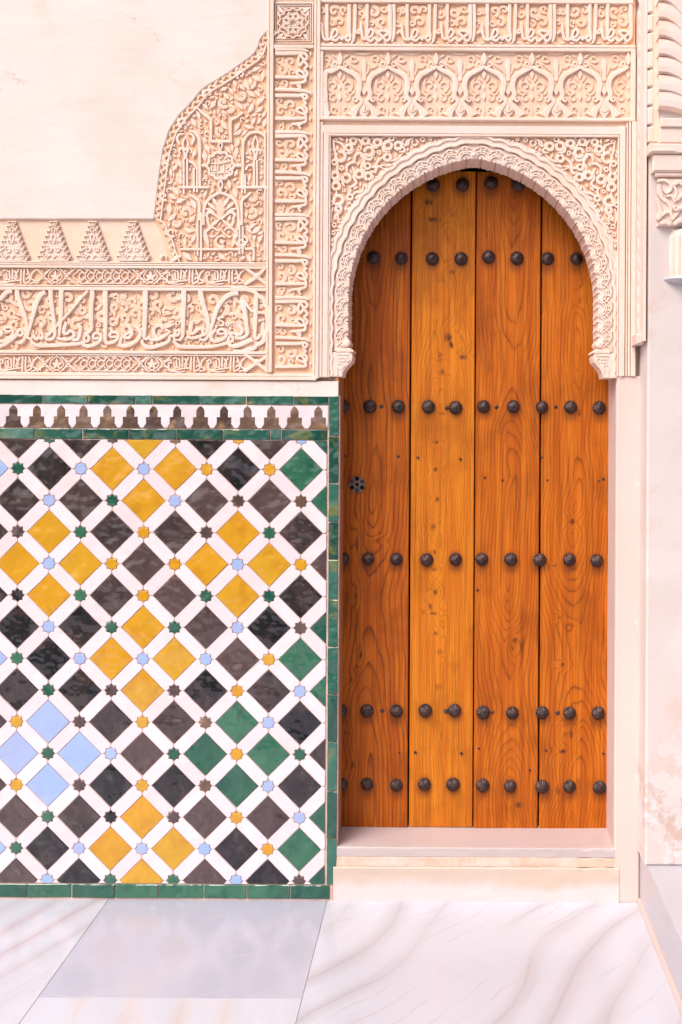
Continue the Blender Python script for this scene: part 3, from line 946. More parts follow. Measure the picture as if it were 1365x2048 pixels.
# ------------------------------------------------------------------ stepped cresting
crest = thing('stepped_cresting', 'row of pierced stepped pinnacles under the blank plaster, above the long inscription', 'stucco cresting', (-1.4, 0, 2.0))
bar('recessed_ground', x_off, 345, 436, 524, 0.0075, YB, M['ground_pale'], crest, 0.0)
MW = [8.2, 11.2, 14.8, 18.2, 21.8, 25.2, 29.0, 33.5]
MY = [443, 452, 462, 472, 482, 492, 502, 511.5, 520.5]
def merlon(cx, seed):
    rnd = random.Random(seed)
    L = []
    for i in range(8):
        L.append((MW[i], MY[i])); L.append((max(MW[i] - 5.2, 3.0), MY[i + 1]))
    out = [(cx - a, b) for a, b in L] + [(cx + a, b) for a, b in L[::-1]]
    m = slab('merlon', out, 0.0020, YB, M['stucco_pink'], crest, 0.0008)
    rim = [ribbon([(p[0], p[1], 2.6) for p in out], -0.0030, 0.006, closed=True, straight=True, rise=0.0008)]
    ob = obj('rim', *rim[0], M['stucco'], m)
    orn = []
    def both(P):
        orn.append(ribbon([(cx + p[0], p[1], p[2]) for p in P], -0.0018 - eps(), 0.006, rise=0.0006, step=2))
        orn.append(ribbon([(cx - p[0], p[1], p[2]) for p in P], -0.0018 - eps(), 0.006, rise=0.0006, step=2))
    yy = 500 + rnd.choice((-2, 0, 2))
    both(spiral(9, yy, 6.0, 2.0, pi * 1.1, -pi * 1.7, 2.6, 1.8))
    both(spiral(6, 483, 4.2, 1.6, pi * 0.9, pi * 1.6, 2.4, 1.6))
    both(spiral(18.5, 509, 4.5, 1.6, pi * 1.0, -pi * 1.5, 2.4, 1.6))
    both([(0, 516, 2.4), (5, 510, 2.4), (10, 512, 2.4), (14, 517, 2.2)])
    both([(0, 468, 2.2), (4, 473, 2.8), (2.5, 480, 2.2), (0, 486, 1.8)])
    both([(0.5, 455, 1.8), (3.4, 458, 2.2), (2, 464, 1.8)])
    both([(2, 447, 1.6), (0.6, 450, 2)])
    both([(12, 492, 2), (15, 497, 2.2), (20, 499, 1.6)])
    both([(24, 515, 2), (20, 518, 2), (14, 518, 2)])
    joined('openwork', orn, M['stucco'], m)
for k, cx in enumerate((24, 107.3, 185.3, 265.7, -57, -138, -219, -300)):
    merlon(cx, k)

# ------------------------------------------------------------------ the long inscription with its two narrow bands
fr = thing('inscription_frieze', 'long carved calligraphy frieze between two narrow bands, above the tiles', 'inscription', (-1.4, 0, 1.66))
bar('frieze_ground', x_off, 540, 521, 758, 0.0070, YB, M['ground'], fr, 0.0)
for y0, y1, yf in ((521.5, 524.5, -0.0025), (525.5, 528.5, -0.0035), (529.5, 534.5, -0.005), (568.5, 571.5, -0.003), (572.5, 579, -0.0055), (699.5, 705.5, -0.0055), (706.5, 709.5, -0.003), (743.5, 750, -0.002), (750.5, 757, -0.006)):
    bar('moulding', x_off, 536 if y0 < 743 else 633, y0, y1, yf, YB, M['stucco'], fr, 0.0012)
LET = """0,600,8 13,585,9 24,582,8
34.5,580,9 35,590,9 41,609,9 48,627,8 53,647,7 53,662,7 49,678,6 41,686,6 34,683,4
91,584,9 82,589.5,9 74,604,9 69,621,8 63.5,642,7 58,662,6 54,676,5
56,676,5 63,678,5 66,673,4.5 71,678,5 75,678,5 78,674,4.5 82,678,5 86,675,5 84,665,5 81,661,4
101.5,580,8.5 102.5,600,8.5 106.5,631,8 109,652,7 110,668,6 106,677,6 96,679,6 92,675,6 103,664,5 116,649,5 140,623,5 160,599,5 176,581,5
123,580,9.5 122.5,600,9 122,631,8 120,657,6 119.5,672,3
132,647,6 129,657,7 128,666,6.5 134,667,6 140,662,6 146,664,6 149,671,6 141,677,6 130,679,6 116,677,5
62,678,5 66,686,6 78,691,7.5 103,691,7.5 140,689,7 160,687,6.5 172,682,5
0,683,6 15,680,6.5 25,671,6 26,661,5.5 20,655,5.5 11,656,5 10,661,5 15,664,5 24,661,4
0,693,7 12,687,7 26,677,7 33,670,7 36,663,6.5 41,659,6.5 46,664,6 43,671,6 36,670,5
184,581,9 185,590,9 183,611,8 183,642,7 183,657,6.5 177,665,6 169,667,5 175,670,5.5 178.5,677,5.5 174,683,5.5 168,679,5 171,671,4
158,651,7 161,657,7 160,668,7 156,678,6.5 149,680,6.5 146,677,5
167,689,7 176,692,8 192,688,7 202,679,6 202,671,5.5 195,666,5.5 188,669,5.5 188,677,5 200,676,4
211,581,9.5 211,601,9.5 211.5,642,8 211,662,7 211,681,7 215,686,7 227,684,6.5 236,677,6 236,668,5.5 227,664,5.5 221,667,5.5 221,673.5,5 233.5,673.5,4
257,652,6 263,660,6.5 264,668,6 258,675.6,6 250,674.6,5.5 252,668.5,5 259,666,4.5
243,676,5 241,683,6 241,689,7 248,692,8 261,689,7.5 270,684,7 279,675,7 281,667,7 278,659,6.5 269,650,5
291,581,10 291,601,10 290,642,8.5 289,667,7 289,676,6 294,678,5.5 297,675,5 299,672,5 301,678,5.5 309,680,6 321.5,677,6 340,664,4.5 330,660.5,3
326,657,5 321.5,652,6 314,652,6.5 308,658,6.5 309,668.5,6.5 314,675,6
284.6,681,6 286,688,7 294,694,8.5 306,694,8.5 327,688,7 339,681,5.5 340,673,6 350,671.5,6 358,668.5,6 358.5,661,5.5 353,661,5 351,668.5,5
336,654,4 347,649,4
368,581,10 368,601,9.5 367,631.5,8.5 367,652,7.5 366,670.5,6.5 360,680,5 352,679,3
385,644,6 382,655,7.5 382,666,7 387,667,6 394,661,6 401,657,6 406,661,6 405,670,6 397,674,6 386,676,6 375,675,4
349,677,5 350,684,6 358,692,7.5 373,694,7.5 400,694,7.5 425,693,6.5 453,687,5
401,580.5,9.5 403,593,9.5 409,617,9 416,640,8 416,658,7 411,668.5,6 402,671,5
477,586,9 463,587.6,9.5 449,597,9 437,613,8.5 430,632,7.5 424,652,7 418,670,6.5 409,680,6 399,678,5
431,660,5 424,668.5,6 423,678,7 431,682.5,7.5 444,679,6.5 453,672,6 452,663,6 444,658,5.5 437,661,5.5 437,667,5 450,667,4
447,634.5,3.5 436,638,3.5 447,644,3.5 446,651,3.5 438,650,3
479,652,6 485,659,6 483,667,6 477,669.6,5.5 471,668.5,5 466,666,5 458,667,4 465,673,5.5 466,681,6 460,685,5
486,597,9 486,607.5,10 491,628.6,8.5 494,652,7 495.5,667,6.5 486,675.5,6.5 474,675.5,6 473,669.6,5
488.5,600.5,6 495.5,612,5.5 507,623,5 531,626,5
513,591,8 512.5,617,8 511,652,7 510,669.6,6.5 512,677,6 518,675.5,5 520,669.6,4
527,647,7 526,661,7 527,670,5
505,679,9 490,685,9.5 476,691,9 463,692,7.5 457,685,6.5 460,672,5
-6,583,9 -8,620,8 -12,660,7 -22,678,6
-40,581,9 -41,640,8 -42,676,6 -30,684,5
-75,581,9 -76,640,8 -80,676,6 -60,690,7 -20,692,7"""
for L in LET.split('\n'):
    P = pts(L)
    stroke('letter', P, -0.0052, YB, M['stucco'], fr, cap='round' if P[0][2] < 8 else 'flat')
for px, py, r in ((83, 652, 4), (304, 686, 3.2), (433, 652.6, 3), (461, 657, 3), (520, 641.5, 3), (526.6, 640, 3), (1, 668, 6)):
    v, f = discv(px, py, r, -0.0062 - eps(), YB)
    obj('letter_dot', v, f, M['stucco'], fr)
for px, py, r in ((198, 650, 3.0), (356, 646, 3.6), (456, 649.5, 2.6)):
    stroke('letter_ring', spiral(px, py, r, r, 0, 2 * pi * 0.98, 2.6), -0.006, YB, M['stucco'], fr)
# lobed end of the cartouche and its knots
stroke('cartouche_border', pts('462,575.5,7 473,575.5 484,574.5,8 495.5,579 508,583 516.6,591 527,598 531,609 535,617 534,629 535.5,643 534,659 531,670 527,682.5 514,690 508,696.6 493,700 484,703.5 466,702.5,7'),
       -0.0052, YB, M['stucco'], fr, cap='flat')
for s in ('489,534,6.5 514,553,6.5 536,570,6.5', '532,534,6.5 514,553,6.5 489,570,6.5', '489,707,6.5 512,724,6.5 535,742,6.5', '535,712,6.5 520,722,6.5 489,743,6.5'):
    stroke('knot_strap', pts(s), -0.0045, YB, M['stucco'], fr, cap='flat')
for px, py in ((514, 552.5), (513, 725)):
    v, f = discv(px, py, 7, -0.0062, YB, 14)
    obj('knot_boss', v, f, M['stucco'], fr)
for (px, py, a, L, w) in ((526, 541, 20, 14, 7), (528, 560, 140, 12, 6), (500, 541, 60, 9, 5), (524, 590, 55, 16, 8), (522, 698, -60, 18, 11), (529, 734, 70, 12, 6), (503, 736, 20, 12, 6), (502, 560, 20, 10, 6)):
    stroke('corner_leaf', leaf(px, py, a, L, w), 0.004, YB, M['mid'], fr)
# low ribbed scrolls and hair-thin stems behind the letters
rb = random.Random(5)
placed = []
tries = 0
while tries < 6000 and len(placed) < 110:
    tries += 1
    r = rb.uniform(8.5, 13) if tries < 2500 else rb.uniform(5.5, 9)
    x, y = rb.uniform(-60, 520), rb.uniform(586, 694)
    if any(hypot(x - a, y - b) < (r + c) * 0.98 for a, b, c in placed) or y + r > 699 or y - r < 578 or (x > 500 and abs(y - 640) > 42):
        continue
    placed.append((x, y, r))
for (x, y, r) in placed:
    a0, sg = rb.uniform(0, 2 * pi), rb.choice((-1, 1))
    P = spiral(x, y, r * 0.45, r * 0.85, a0, sg * pi * 1.5, r * .62, r * .82)
    q = P[-1]
    a1 = a0 + sg * pi * 1.5
    t = (-sin(a1) * sg, cos(a1) * sg)
    P += [(q[0] + t[0] * 7, q[1] + t[1] * 7, 7), (q[0] + t[0] * 14 + cos(a1) * 4, q[1] + t[1] * 14 + sin(a1) * 4, 2)]
    P = [p for p in P if 577 < p[1] < 701 and p[0] < 533]
    stroke('ribbed_scroll', P, 0.0010 + rb.uniform(-.001, .001), YB, M['mid'], fr)
th = []
for k in range(70):
    x, y, r = rb.uniform(-60, 515), rb.uniform(584, 694), rb.uniform(8, 22)
    a0 = rb.uniform(0, 6.3)
    P = [p for p in spiral(x, y, r, r * .9, a0, pi * .9, 1.7) if 580 < p[1] < 699 and p[0] < 528]
    if len(P) > 2:
        th.append(ribbon(P, 0.0035 + eps(), YB, rise=0.0006))
joined('thin_stems', th, M['stucco'], fr, 'stuff')
for k in range(16):
    x, y = rb.uniform(0, 500), rb.uniform(590, 660)
    stroke('pine_cone', leaf(x, y, rb.uniform(-40, 40), 15, 9, 0.1), -0.001, YB, M['mid'], fr)

for k in range(230):
    x, y = rb.uniform(-60, 528), rb.uniform(583, 697)
    if (x > 500 and abs(y - 640) > 44) or any(hypot(x - a_, y - b_) < c_ * .8 for a_, b_, c_ in placed):
        continue
    L = rb.uniform(6, 11)
    stroke('sprig', leaf(x, y, rb.uniform(0, 360), L, L * .45, rb.uniform(-.3, .3)), 0.0015 + rb.uniform(-.001, .002), YB, M['mid'], fr)

# narrow bands: praise text, rosettes, interlace
def text_unit(x0, cy):
    T = """2,-2,3.4 2.7,9.5,3.4 11.7,13,3.6 31,9.5,3.2 44.7,8.5,3
4,14,2.6 20,16.5,2.8 34,15,2.4
-1,-5,3 5,-8,3.2 7,-2,3 2,-1.5,2.6
11.7,-1.5,3 15,6.5,3.4 18,6.5,3.4 17.5,-6,3.2
18,6.5,3 24,6.5,3.4 23,-10,3.2
10,-10,2.6 16,-12,2.8 20,-9,2.4
30,-12.5,3.6 29,6.5,3.4
34,-10,3.4 38,-0.5,3.2 36.5,5.5,3 33,4,3 41.5,-12.5,3.4
47,-13.5,3.6 46,13,3.6
53,-13.5,3.6 53,13,3.6 64,9.5,3.2 61,3,3 57,6.5,2.8
59,-13.5,3.4 66,4.5,3.2 75,11.5,3.2 64,15,2.8
76,-12.5,3.2 69,-5.5,3.2 66,4.5,3
57.5,-4.5,2.8 58.5,-3.5,2.8"""
    return [[(x0 + p[0], cy + p[1], p[2]) for p in pts(q)] for q in T.split('\n')]
def rosette(cx, cy):
    o = []
    for a, L, w in ((-90, 15, 6), (-155, 12, 5.5), (-25, 12, 5.5), (140, 9, 5.5), (40, 9, 5.5)):
        q = math.radians(a)
        o.append(leaf(cx + cos(q) * L * .45, cy + 3 + sin(q) * L * .45, a, L, w, 0.0))
    for s in (-1, 1):
        o.append([(cx, cy - 15, 2.2), (cx + s * 8, cy - 10, 2.2), (cx + s * 13.5, cy, 2.2), (cx + s * 9, cy + 8, 2.2), (cx, cy + 12.5, 2.2), (cx - s * 6, cy + 15, 2)])
    return o
def cross(cx, cy):
    o = []
    for s in (-1, 1):
        o.append([(cx - 15, cy - 15 * s, 2.4), (cx, cy, 2.4), (cx + 15, cy + 15 * s, 2.4)])
        o.append([(cx - 9, cy + 14 * s, 2), (cx - 9, cy + 9.5 * s, 2), (cx - 1, cy + 5 * s, 2), (cx + 9, cy + 9.5 * s, 2), (cx + 9, cy + 14 * s, 2)])
        o.append(spiral(cx + 4 * s, cy + 11 * s, 2.4, 1.2, 0, 4, 1.8))
    return o
def knotband(x0, x1, cy):
    o = []
    e = 14
    o.append([(x0 + e + 2, cy - 14.5, 2.4), (x0, cy, 2.4), (x0 + e + 2, cy + 14.5, 2.4), (x1 - e - 2, cy + 14.5, 2.4), (x1, cy, 2.4), (x1 - e - 2, cy - 14.5, 2.4), (x0 + e + 2, cy - 14.5, 2.4)])
    n = 6
    p = (x1 - x0 - 22) / n
    for k in range(n):
        c = x0 + 11 + p * (k + .5)
        o.append(spiral(c, cy, 6.6, 6.6, 0, 2 * pi * .99, 2.0, k=7))
        for s in (-1, 1):
            o.append([(c - p * .62, cy + s * 12, 2), (c - p * .28, cy + s * 12, 2), (c + p * .3, cy + s * 5, 2), (c + p * .62, cy + s * 12, 2)])
    return o
for cy, sh in ((552, 0), (727.5, 3)):
    for x0 in (333, 412.5, -4, -84, -164):
        for P in text_unit(x0 + sh, cy):
            P = [p for p in P if p[0] < 503]
            stroke('small_letter', P, -0.0012, YB, M['stucco'], fr, rise=0.0008, step=2)
    for cx in (111, 301.5, -268):
        joined('rosette', [ribbon(P, -0.0012 - eps(), YB, rise=0.0008) for P in rosette(cx + sh, cy)], M['stucco'], fr)
    for cx in (87.5, 134.5, 279, 324.5):
        joined('cross_strap', [ribbon(P, -0.0014 - eps(), YB, rise=0.0006, straight=len(P) == 3) for P in cross(cx + sh, cy)], M['stucco'], fr)
    joined('interlace', [ribbon(P, -0.0012 - eps(), YB, rise=0.0006, straight=len(P) == 7) for P in knotband(146 + sh, 270 + sh, cy)], M['stucco'], fr)

# ------------------------------------------------------------------ the shared text unit of the upright strip and the top band
UNIT = """3.3,47.5,5 4.6,63,5 8,77,5 14.5,79,5
14.5,8,6.5 14.5,40,6.5 15,74,6 17,79,5 22,76,5 25,66,5 30,58,5 35,63,5 33,71,5 24,78,5 33,80.5,5 40,74,4.5 44,79,4.5 48,74,4.5 52,78,5
52,75,5 57,71,5 61,76,5.5 57,82,5.5 52,78,5
59,8.5,7 59,40,7 59,63,6.5 62,73,5
71,8,6.5 70.5,40,6.5 69,66,6.5 67,80,5.5 63,87,3
72.5,65,4 79,59,4.5 80.5,65,4 74,66,4
82.5,45,5 84,66,5.5 87,77,5.5 94,76,5 95,69,5 101.6,58,5.5 107,63,5.5 103,72.5,5.5 95,76.5,5 101.6,82,5.5 111,75,5 116,82,5 126.6,74,5.5 137,66,5.5 126.6,61,5.5 117.4,64.6,5.5 126.6,74,5.5 133,82,5.5 141,76.5,5.5
95,8,6.5 94.5,40,6.5 94,74,6
140.5,8.5,7.5 141,40,7.5 141,72,6.5 138,79,5
148.4,8,6.5 149,40,6.5 148,71,6 144.5,84,3.5
155.7,66,4 162,61,4.5 163,66,4"""
UNIT = [pts(q) for q in UNIT.split('\n')]
MIDS = [(29, 22, 10, 0), (40, 44, 10, 2), (108, 24, 11, 4), (124, 44, 11, 1), (4, 22, 7, 3), (83, 28, 8, 2), (128, 18, 8, 5), (48, 20, 8, 1), (159, 22, 7, 2), (156, 46, 7, 0), (24, 46, 7, 4), (104, 48, 7, 2), (82, 12, 5, 1)]

vstrip = thing('upright_inscription', 'tall upright strip of carved lettering left of the door surround', 'inscription', (-0.5, 0, 1.66))
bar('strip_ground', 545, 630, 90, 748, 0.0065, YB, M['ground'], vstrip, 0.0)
for a, b, yf in ((533.5, 538, -0.0045), (539, 546, -0.0065), (627, 632, -0.0045), (633, 639.5, -0.0075)):
    bar('edge_moulding', a, b, -8, 745 if a < 600 else 757, yf, YB, M['stucco'], vstrip, 0.0012)
bar('strip_moulding', 545.5, 627.5, 89, 96, -0.004, YB, M['stucco'], vstrip, 0.0012)
KY = 1.031
def vmap(p, k):      # text unit -> upright strip; k-th repeat from the top
    return (550.5 + (p[1] - 8) * 0.875, 98 + (149 - p[0]) * KY + k * 160.5 * KY, p[2] * 1.0)
for k in range(0, 5):
    for P in UNIT:
        Q = [vmap(p, k) for p in P]
        if max(q[1] for q in Q) > 744 or min(q[1] for q in Q) < 97:
            continue
        stroke('letter', Q, -0.0035, YB, M['stucco'], vstrip, cap='flat' if P[0][2] >= 6 else 'round')
    for (a, b, r, s) in MIDS:
        c = vmap((a, b, 1), k)
        if c[1] > 736 or c[1] < 103:
            continue
        stroke('ribbed_scroll', spiral(c[0], c[1], r * .25, r, s + k, pi * 1.75 * (1 if a % 2 else -1), r * .5, r * .78), 0.0016, YB, M['mid'], vstrip)
for k in range(24):
    stroke('bud', leaf(622 + random.uniform(-1, 1), 104 + k * 27 + random.uniform(-4, 4), random.choice((80, 100, 260)), 9, 5), 0.0, YB, M['stucco'], vstrip)

tband = thing('lettered_band', 'carved lettering band across the top, above the row of pointed medallions', 'inscription', (0.08, 0, 2.7))
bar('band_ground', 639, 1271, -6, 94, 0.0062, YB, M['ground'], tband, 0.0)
bar('band_moulding', 640, 1268, -8, 6, -0.004, YB, M['stucco'], tband, 0.002)
bar('band_moulding', 640, 1272, 88.5, 94, -0.004, YB, M['stucco'], tband, 0.0015)
bar('band_moulding', 640, 1272, 95, 101.5, -0.006, YB, M['stucco'], tband, 0.0015)
for k in range(4):
    for P in UNIT:
        Q = [(640 + p[0] + 160.5 * k, p[1], p[2]) for p in P]
        if max(q[0] for q in Q) > 1266:
            continue
        stroke('letter', Q, -0.0030, YB, M['stucco'], tband, cap='flat' if P[0][2] >= 6 else 'round')
    for (a, b, r, s) in MIDS:
        if 640 + a + 160.5 * k > 1256:
            continue
        stroke('ribbed_scroll', spiral(640 + a + 160.5 * k, b, r * .25, r, s + k, pi * 1.75 * (1 if a % 2 else -1), r * .5, r * .78), 0.0014, YB, M['mid'], tband)
    for q in range(9):
        x = 645 + 160.5 * k + q * 18
        if x < 1262:
            stroke('bud', leaf(x, 85.5, random.uniform(-15, 15), 9, 4), 0.0, YB, M['stucco'], tband)

# ------------------------------------------------------------------ square knot panel
sq = thing('knot_square', 'small square of interlaced knotwork at the head of the upright lettering', 'stucco panel', (-0.5, 0, 2.7))
bar('square_ground', 545.5, 628, -8, 89, 0.009, YB, M['ground_pale'], sq, 0.0)
for i, (a, w_) in enumerate(((0, 2.6), (4.5, 2.2), (8.5, 1.6))):
    x0, x1, y0, y1 = 547 + a, 626 - a, 6 + a, 86 - a
    o = stroke('square_rim', [(x0, y0, w_), (x1, y0, w_), (x1, y1, w_), (x0, y1, w_)], 0.001 + 0.001 * i, YB, M['stucco'], sq, closed=True, straight=True)
cx, cy = 586.5, 46
lob = [(cx + cos(a) * (28 + 1.8 * cos(12 * a)), cy + sin(a) * (28 + 1.8 * cos(12 * a)), 2.4) for a in [2 * pi * i / 96 for i in range(96)]]
stroke('lobed_ring', lob, -0.001, YB, M['stucco'], sq, closed=True, straight=True)
kn_ = []
for rot in range(8):
    a = rot * pi / 4 + pi / 8
    b = a + 3 * pi / 4
    kn_.append(ribbon([(cx + 24 * cos(a), cy + 24 * sin(a), 1.7), (cx + 24 * cos(b), cy + 24 * sin(b), 1.7)], 0.001 - eps() + rot * 0.0001, YB, rise=0.0005, straight=True))
    kn_.append(ribbon(spiral(cx + 14 * cos(a), cy + 14 * sin(a), 7.5, 7.5, 0, 6.2, 1.6), 0.0014 - eps(), YB, rise=0.0005))
kn_.append(ribbon(spiral(cx, cy, 18, 18, 0, 6.25, 1.6), 0.0010, YB, rise=0.0005))
joined('knotwork', kn_, M['stucco'], sq)
for sx in (-1, 1):
    for sy in (-1, 1):
        stroke('corner_leaf', leaf(cx + sx * 26, cy + sy * 27, 45 * sx * sy + (0 if sx > 0 else 180), 19, 8, 0.3), 0.002, YB, M['stucco'], sq)
        stroke('corner_leaf', leaf(cx + sx * 29, cy + sy * 19, 75 * sx * sy + (0 if sx > 0 else 180), 13, 5, 0.3), 0.003, YB, M['stucco'], sq)
        stroke('corner_leaf', leaf(cx + sx * 18, cy + sy * 30, 15 * sx * sy + (0 if sx > 0 else 180), 13, 5, 0.3), 0.003, YB, M['stucco'], sq)

# ------------------------------------------------------------------ row of pointed medallions
og = thing('medallion_band', 'band of onion-shaped carved medallions above the door arch frame', 'stucco band', (0.08, 0, 2.55))
bar('band_ground', 639, 1272, 100, 240, 0.0055, YB, M['ground_mid'], og, 0.0)
bar('side_moulding', 640, 647, 102, 236, -0.0055, YB, M['stucco'], og, 0.0015)
bar('side_moulding', 1262, 1272, 102, 236, -0.0055, YB, M['stucco'], og, 0.0015)
bar('foot_moulding', 640, 1272, 234, 241, -0.0065, YB, M['stucco'], og, 0.002)
HALF = '0,132,6 4,136,7 16,142,8 30,149.5,9.5 37.5,160.6,10 39,175,10 36,186.5,9.5 37.5,194,8.5 42,199,8 42.5,205,7.5 36,213,9 29,222,13 23,232,19'
XC = [680.7 + 96.1 * i for i in range(-1, 7)]
def keep(Q):
    return [p for p in Q if 646 <= p[0] <= 1263]
def put(name, Q, yf, m, n=2, **kw):
    Q = keep(Q)
    if len(Q) >= n:
        stroke(name, Q, yf, YB, m, og, **kw)
rg = random.Random(3)
for ci, cx in enumerate(XC):
    for s in (-1, 1):
        put('medallion_band_rib', [(cx + s * p[0], p[1], p[2]) for p in pts(HALF)], -0.004, M['stucco'], 3, cap='flat')
        put('curl', spiral(cx + s * 30.5, 198, 5.6, 1.6, (0 if s > 0 else pi) - s * 0.5, s * pi * 2.6, 3.4, 2.4), -0.0045, M['stucco'], 4)
        put('curl', spiral(cx + s * 10, 128.5, 5.4, 1.6, pi / 2 + s * 0.6, s * -pi * 2.4, 3.2, 2.2), -0.004, M['stucco'], 4)
        # low foliage inside and between
        put('low_scroll', spiral(cx + s * 14, 172, 12, 4, pi * .5, s * -pi * 1.8, 5, 3.5), 0.0018, M['mid'], 4)
        put('low_scroll', spiral(cx + s * 13, 196, 9, 3, pi * 1.5, s * pi * 1.6, 5, 3), 0.002, M['mid'], 4)
        put('low_scroll', spiral(cx + s * 11, 219, 8, 3, pi * .5, s * -pi * 1.6, 4.6, 3), 0.0018, M['mid'], 4)
        put('low_leaf', leaf(cx + s * 24, 165, 60 * s + (0 if s > 0 else 180), 20, 6, .3 * s), 0.0014, M['mid'])
        put('low_leaf', leaf(cx + s * 8, 158, 110 if s > 0 else 70, 14, 5, .2 * s), 0.0016, M['mid'])
        put('low_leaf', leaf(cx + s * 26, 186, 120 if s > 0 else 60, 14, 6, .2 * s), 0.0016, M['mid'])
        put('low_scroll', spiral(cx + s * 27, 118, 8, 3, 0.5, s * pi * 1.7, 4.6, 3), 0.0018, M['mid'], 4)
        put('low_leaf', leaf(cx + s * 30, 135, 30 * s + (0 if s > 0 else 180), 20, 6, .3), 0.0018, M['mid'])
        put('low_leaf', leaf(cx + s * 40, 142, 70 if s > 0 else 110, 22, 5, .1), 0.0018, M['mid'])
        put('low_leaf', leaf(cx + s * 13, 112, -40 * s + (0 if s > 0 else 180), 12, 5, .2), 0.0018, M['mid'])
    put('finial', [(cx, 127, 5), (cx, 121, 10), (cx, 115, 10), (cx, 110, 6), (cx, 105, 1.5)], -0.004, M['stucco'])
    put('core_leaf', leaf(cx - 0.5, 149, 90, 16, 9, 0), 0.001, M['stucco'])
    put('core_leaf', leaf(cx - 0.5, 193, -90, 13, 8, 0), 0.001, M['stucco'])
    put('core_leaf', leaf(cx - 0.5, 174, -90, 10, 6, 0), 0.003, M['stucco'])
    put('core_leaf', leaf(cx - 0.5, 222, -90, 18, 5, 0), 0.003, M['mid'])
    mx = cx + 48.05
    if 660 < mx < 1255:
        put('pendant', [(mx, 203, 3), (mx, 210, 12), (mx, 218, 20), (mx, 225, 19), (mx, 231, 9)], -0.002, M['stucco'], step=1.6)
        put('pendant_leaf', leaf(mx, 214, 90, 16, 6, 0), -0.0042, M['stucco'])
        put('pendant_leaf', [(mx - 7, 219, 1.6), (mx, 224, 2.6), (mx + 7, 219, 1.6)], -0.0045, M['stucco'])
        put('small_bud', leaf(mx, 182, 90, 16, 11, 0), -0.002, M['stucco'])
        put('colonnette', [(mx, 118, 3), (mx, 126, 9.5), (mx, 134, 9), (mx, 145, 7), (mx, 158, 8)], 0.001, M['stucco'])
        put('colonnette_cap', [(mx - 16, 106, 5), (mx, 107.5, 7), (mx + 16, 106, 5)], 0.003, M['ground_pale'])

# ------------------------------------------------------------------ large arabesque panel beside the upright lettering
ar = thing('arabesque_panel', 'curved-edged panel of carved leaves and small columns around a round lettered medallion', 'stucco panel', (-0.72, 0, 2.0))
PANEL = EDGE + [(318, 455), (328, 480), (333, 505), (345, 523), (536, 523), (541, 30)]
slab('panel_ground', [(296, 40), (541, 40), (541, 523), (343, 523), (332, 505), (326, 480), (316, 455), (303, 437), (296, 420)], 0.0062, YB, M['ground'], ar, 0.0)
OC = occ_new()
def ast(name, P, yf=-0.0025, m='stucco', **kw):
    if isinstance(P, str):
        P = pts(P)
    occ_add(OC, P)
    return stroke(name, P, yf, YB, M[m], ar, **kw)
STRAPS = """395,216,4 408,228,5.5 422,241,5.5 422.5,262,5.5
422.5,240,5.5 422,282,5.5
419.5,282.5,6 464.5,282.5,6
461.8,282,5.5 461.8,243,5.5 468,237,5.5 477,232,4.5 487,224,3
441,283,5 437.5,291,3.4 441,300,3.4 444,306,4
442,283,5 445,291,3.4 441,300,3.4 438,306,4
380,261,3 390,265.5,6 397.5,276,6 400,290,5.5 400,319,5.5 400,372,5.5 401,374.5,5
358,374.5,5 418,374.5,5
368,317,4 368,388,4
375,317,4 375,374,4
362,368,4 362,340,4
388.5,336,4 388.5,384,4
394.5,336,4 394.5,384,4
378,322,4 388,328,5 394,338,4
486,378,5 486,347,5 486.5,300,5.5 487.5,284,5.5 497,268.5,5.5 511,264,5.5 522,266,5.5 531,274,4
509,320,4 509,374,4
514.5,320,4 514.5,374,4
473,374.5,5 534,374.5,5
484.5,348,4 484.5,386,4
490.5,348,4 490.5,386,4
492,340,4 497,331,4.5 505,331,4 508,338,3
378.6,388,3 389,395,5.5 397,402,5.5 399,410,5.5 399,440,5
395.8,440,4 395.8,511,4
402.5,425,4.5 402.5,521,4.5
502.6,384.6,3.5 494,393,5 486,399,5.5 484,408,5 484,450,5
479.5,440,4 479.5,508,4
486,452,4 486,508,4
360,498.5,4.5 478,498.5,4.5
490,497.5,4.5 506,497.5,4.5 508,502,4.5 508,521,4.5
506,485,5 509,494,5
530.5,262,3.5 530.5,520,3.5
407.7,450,5 407.7,432,5 410,413,5 417,400,5.5 428,391,5.5 441.5,386,5.5 456,391,5.5 469,400,5.5 476,417,5 477.5,437,5 478,460,4.5
441.5,358,4.5 437.5,370,3.6 441.5,380,3.6 445,386,3
441.5,358,4.5 445.5,370,3.6 441.5,380,3.6 438,386,3
404,331,5.5 416,331,6
468,331,6 483,331,5.5
476,470,4 469,480,4.5 476,490,4.5 488,490,4.5 495,480,4.5 487,470,4
345,523,6 352,516,8 362,512,4"""
for L in STRAPS.split('\n'):
    P = pts(L)
    ast('strap', P, -0.003, cap='flat')
lob = [(441.5 + cos(a) * (26 + 1.6 * cos(10 * a)), 331 + sin(a) * (26 + 1.6 * cos(10 * a)), 5.2) for a in [2 * pi * i / 80 for i in range(80)]]
occ_add(OC, lob)
stroke('medallion_ring', lob, -0.0042, YB, M['stucco'], ar, closed=True, straight=True)
v, f = discv(441.5, 331, 24, 0.0025, YB, 32, 0.02)
obj('medallion_field', v, f, M['ground_pale'], ar)
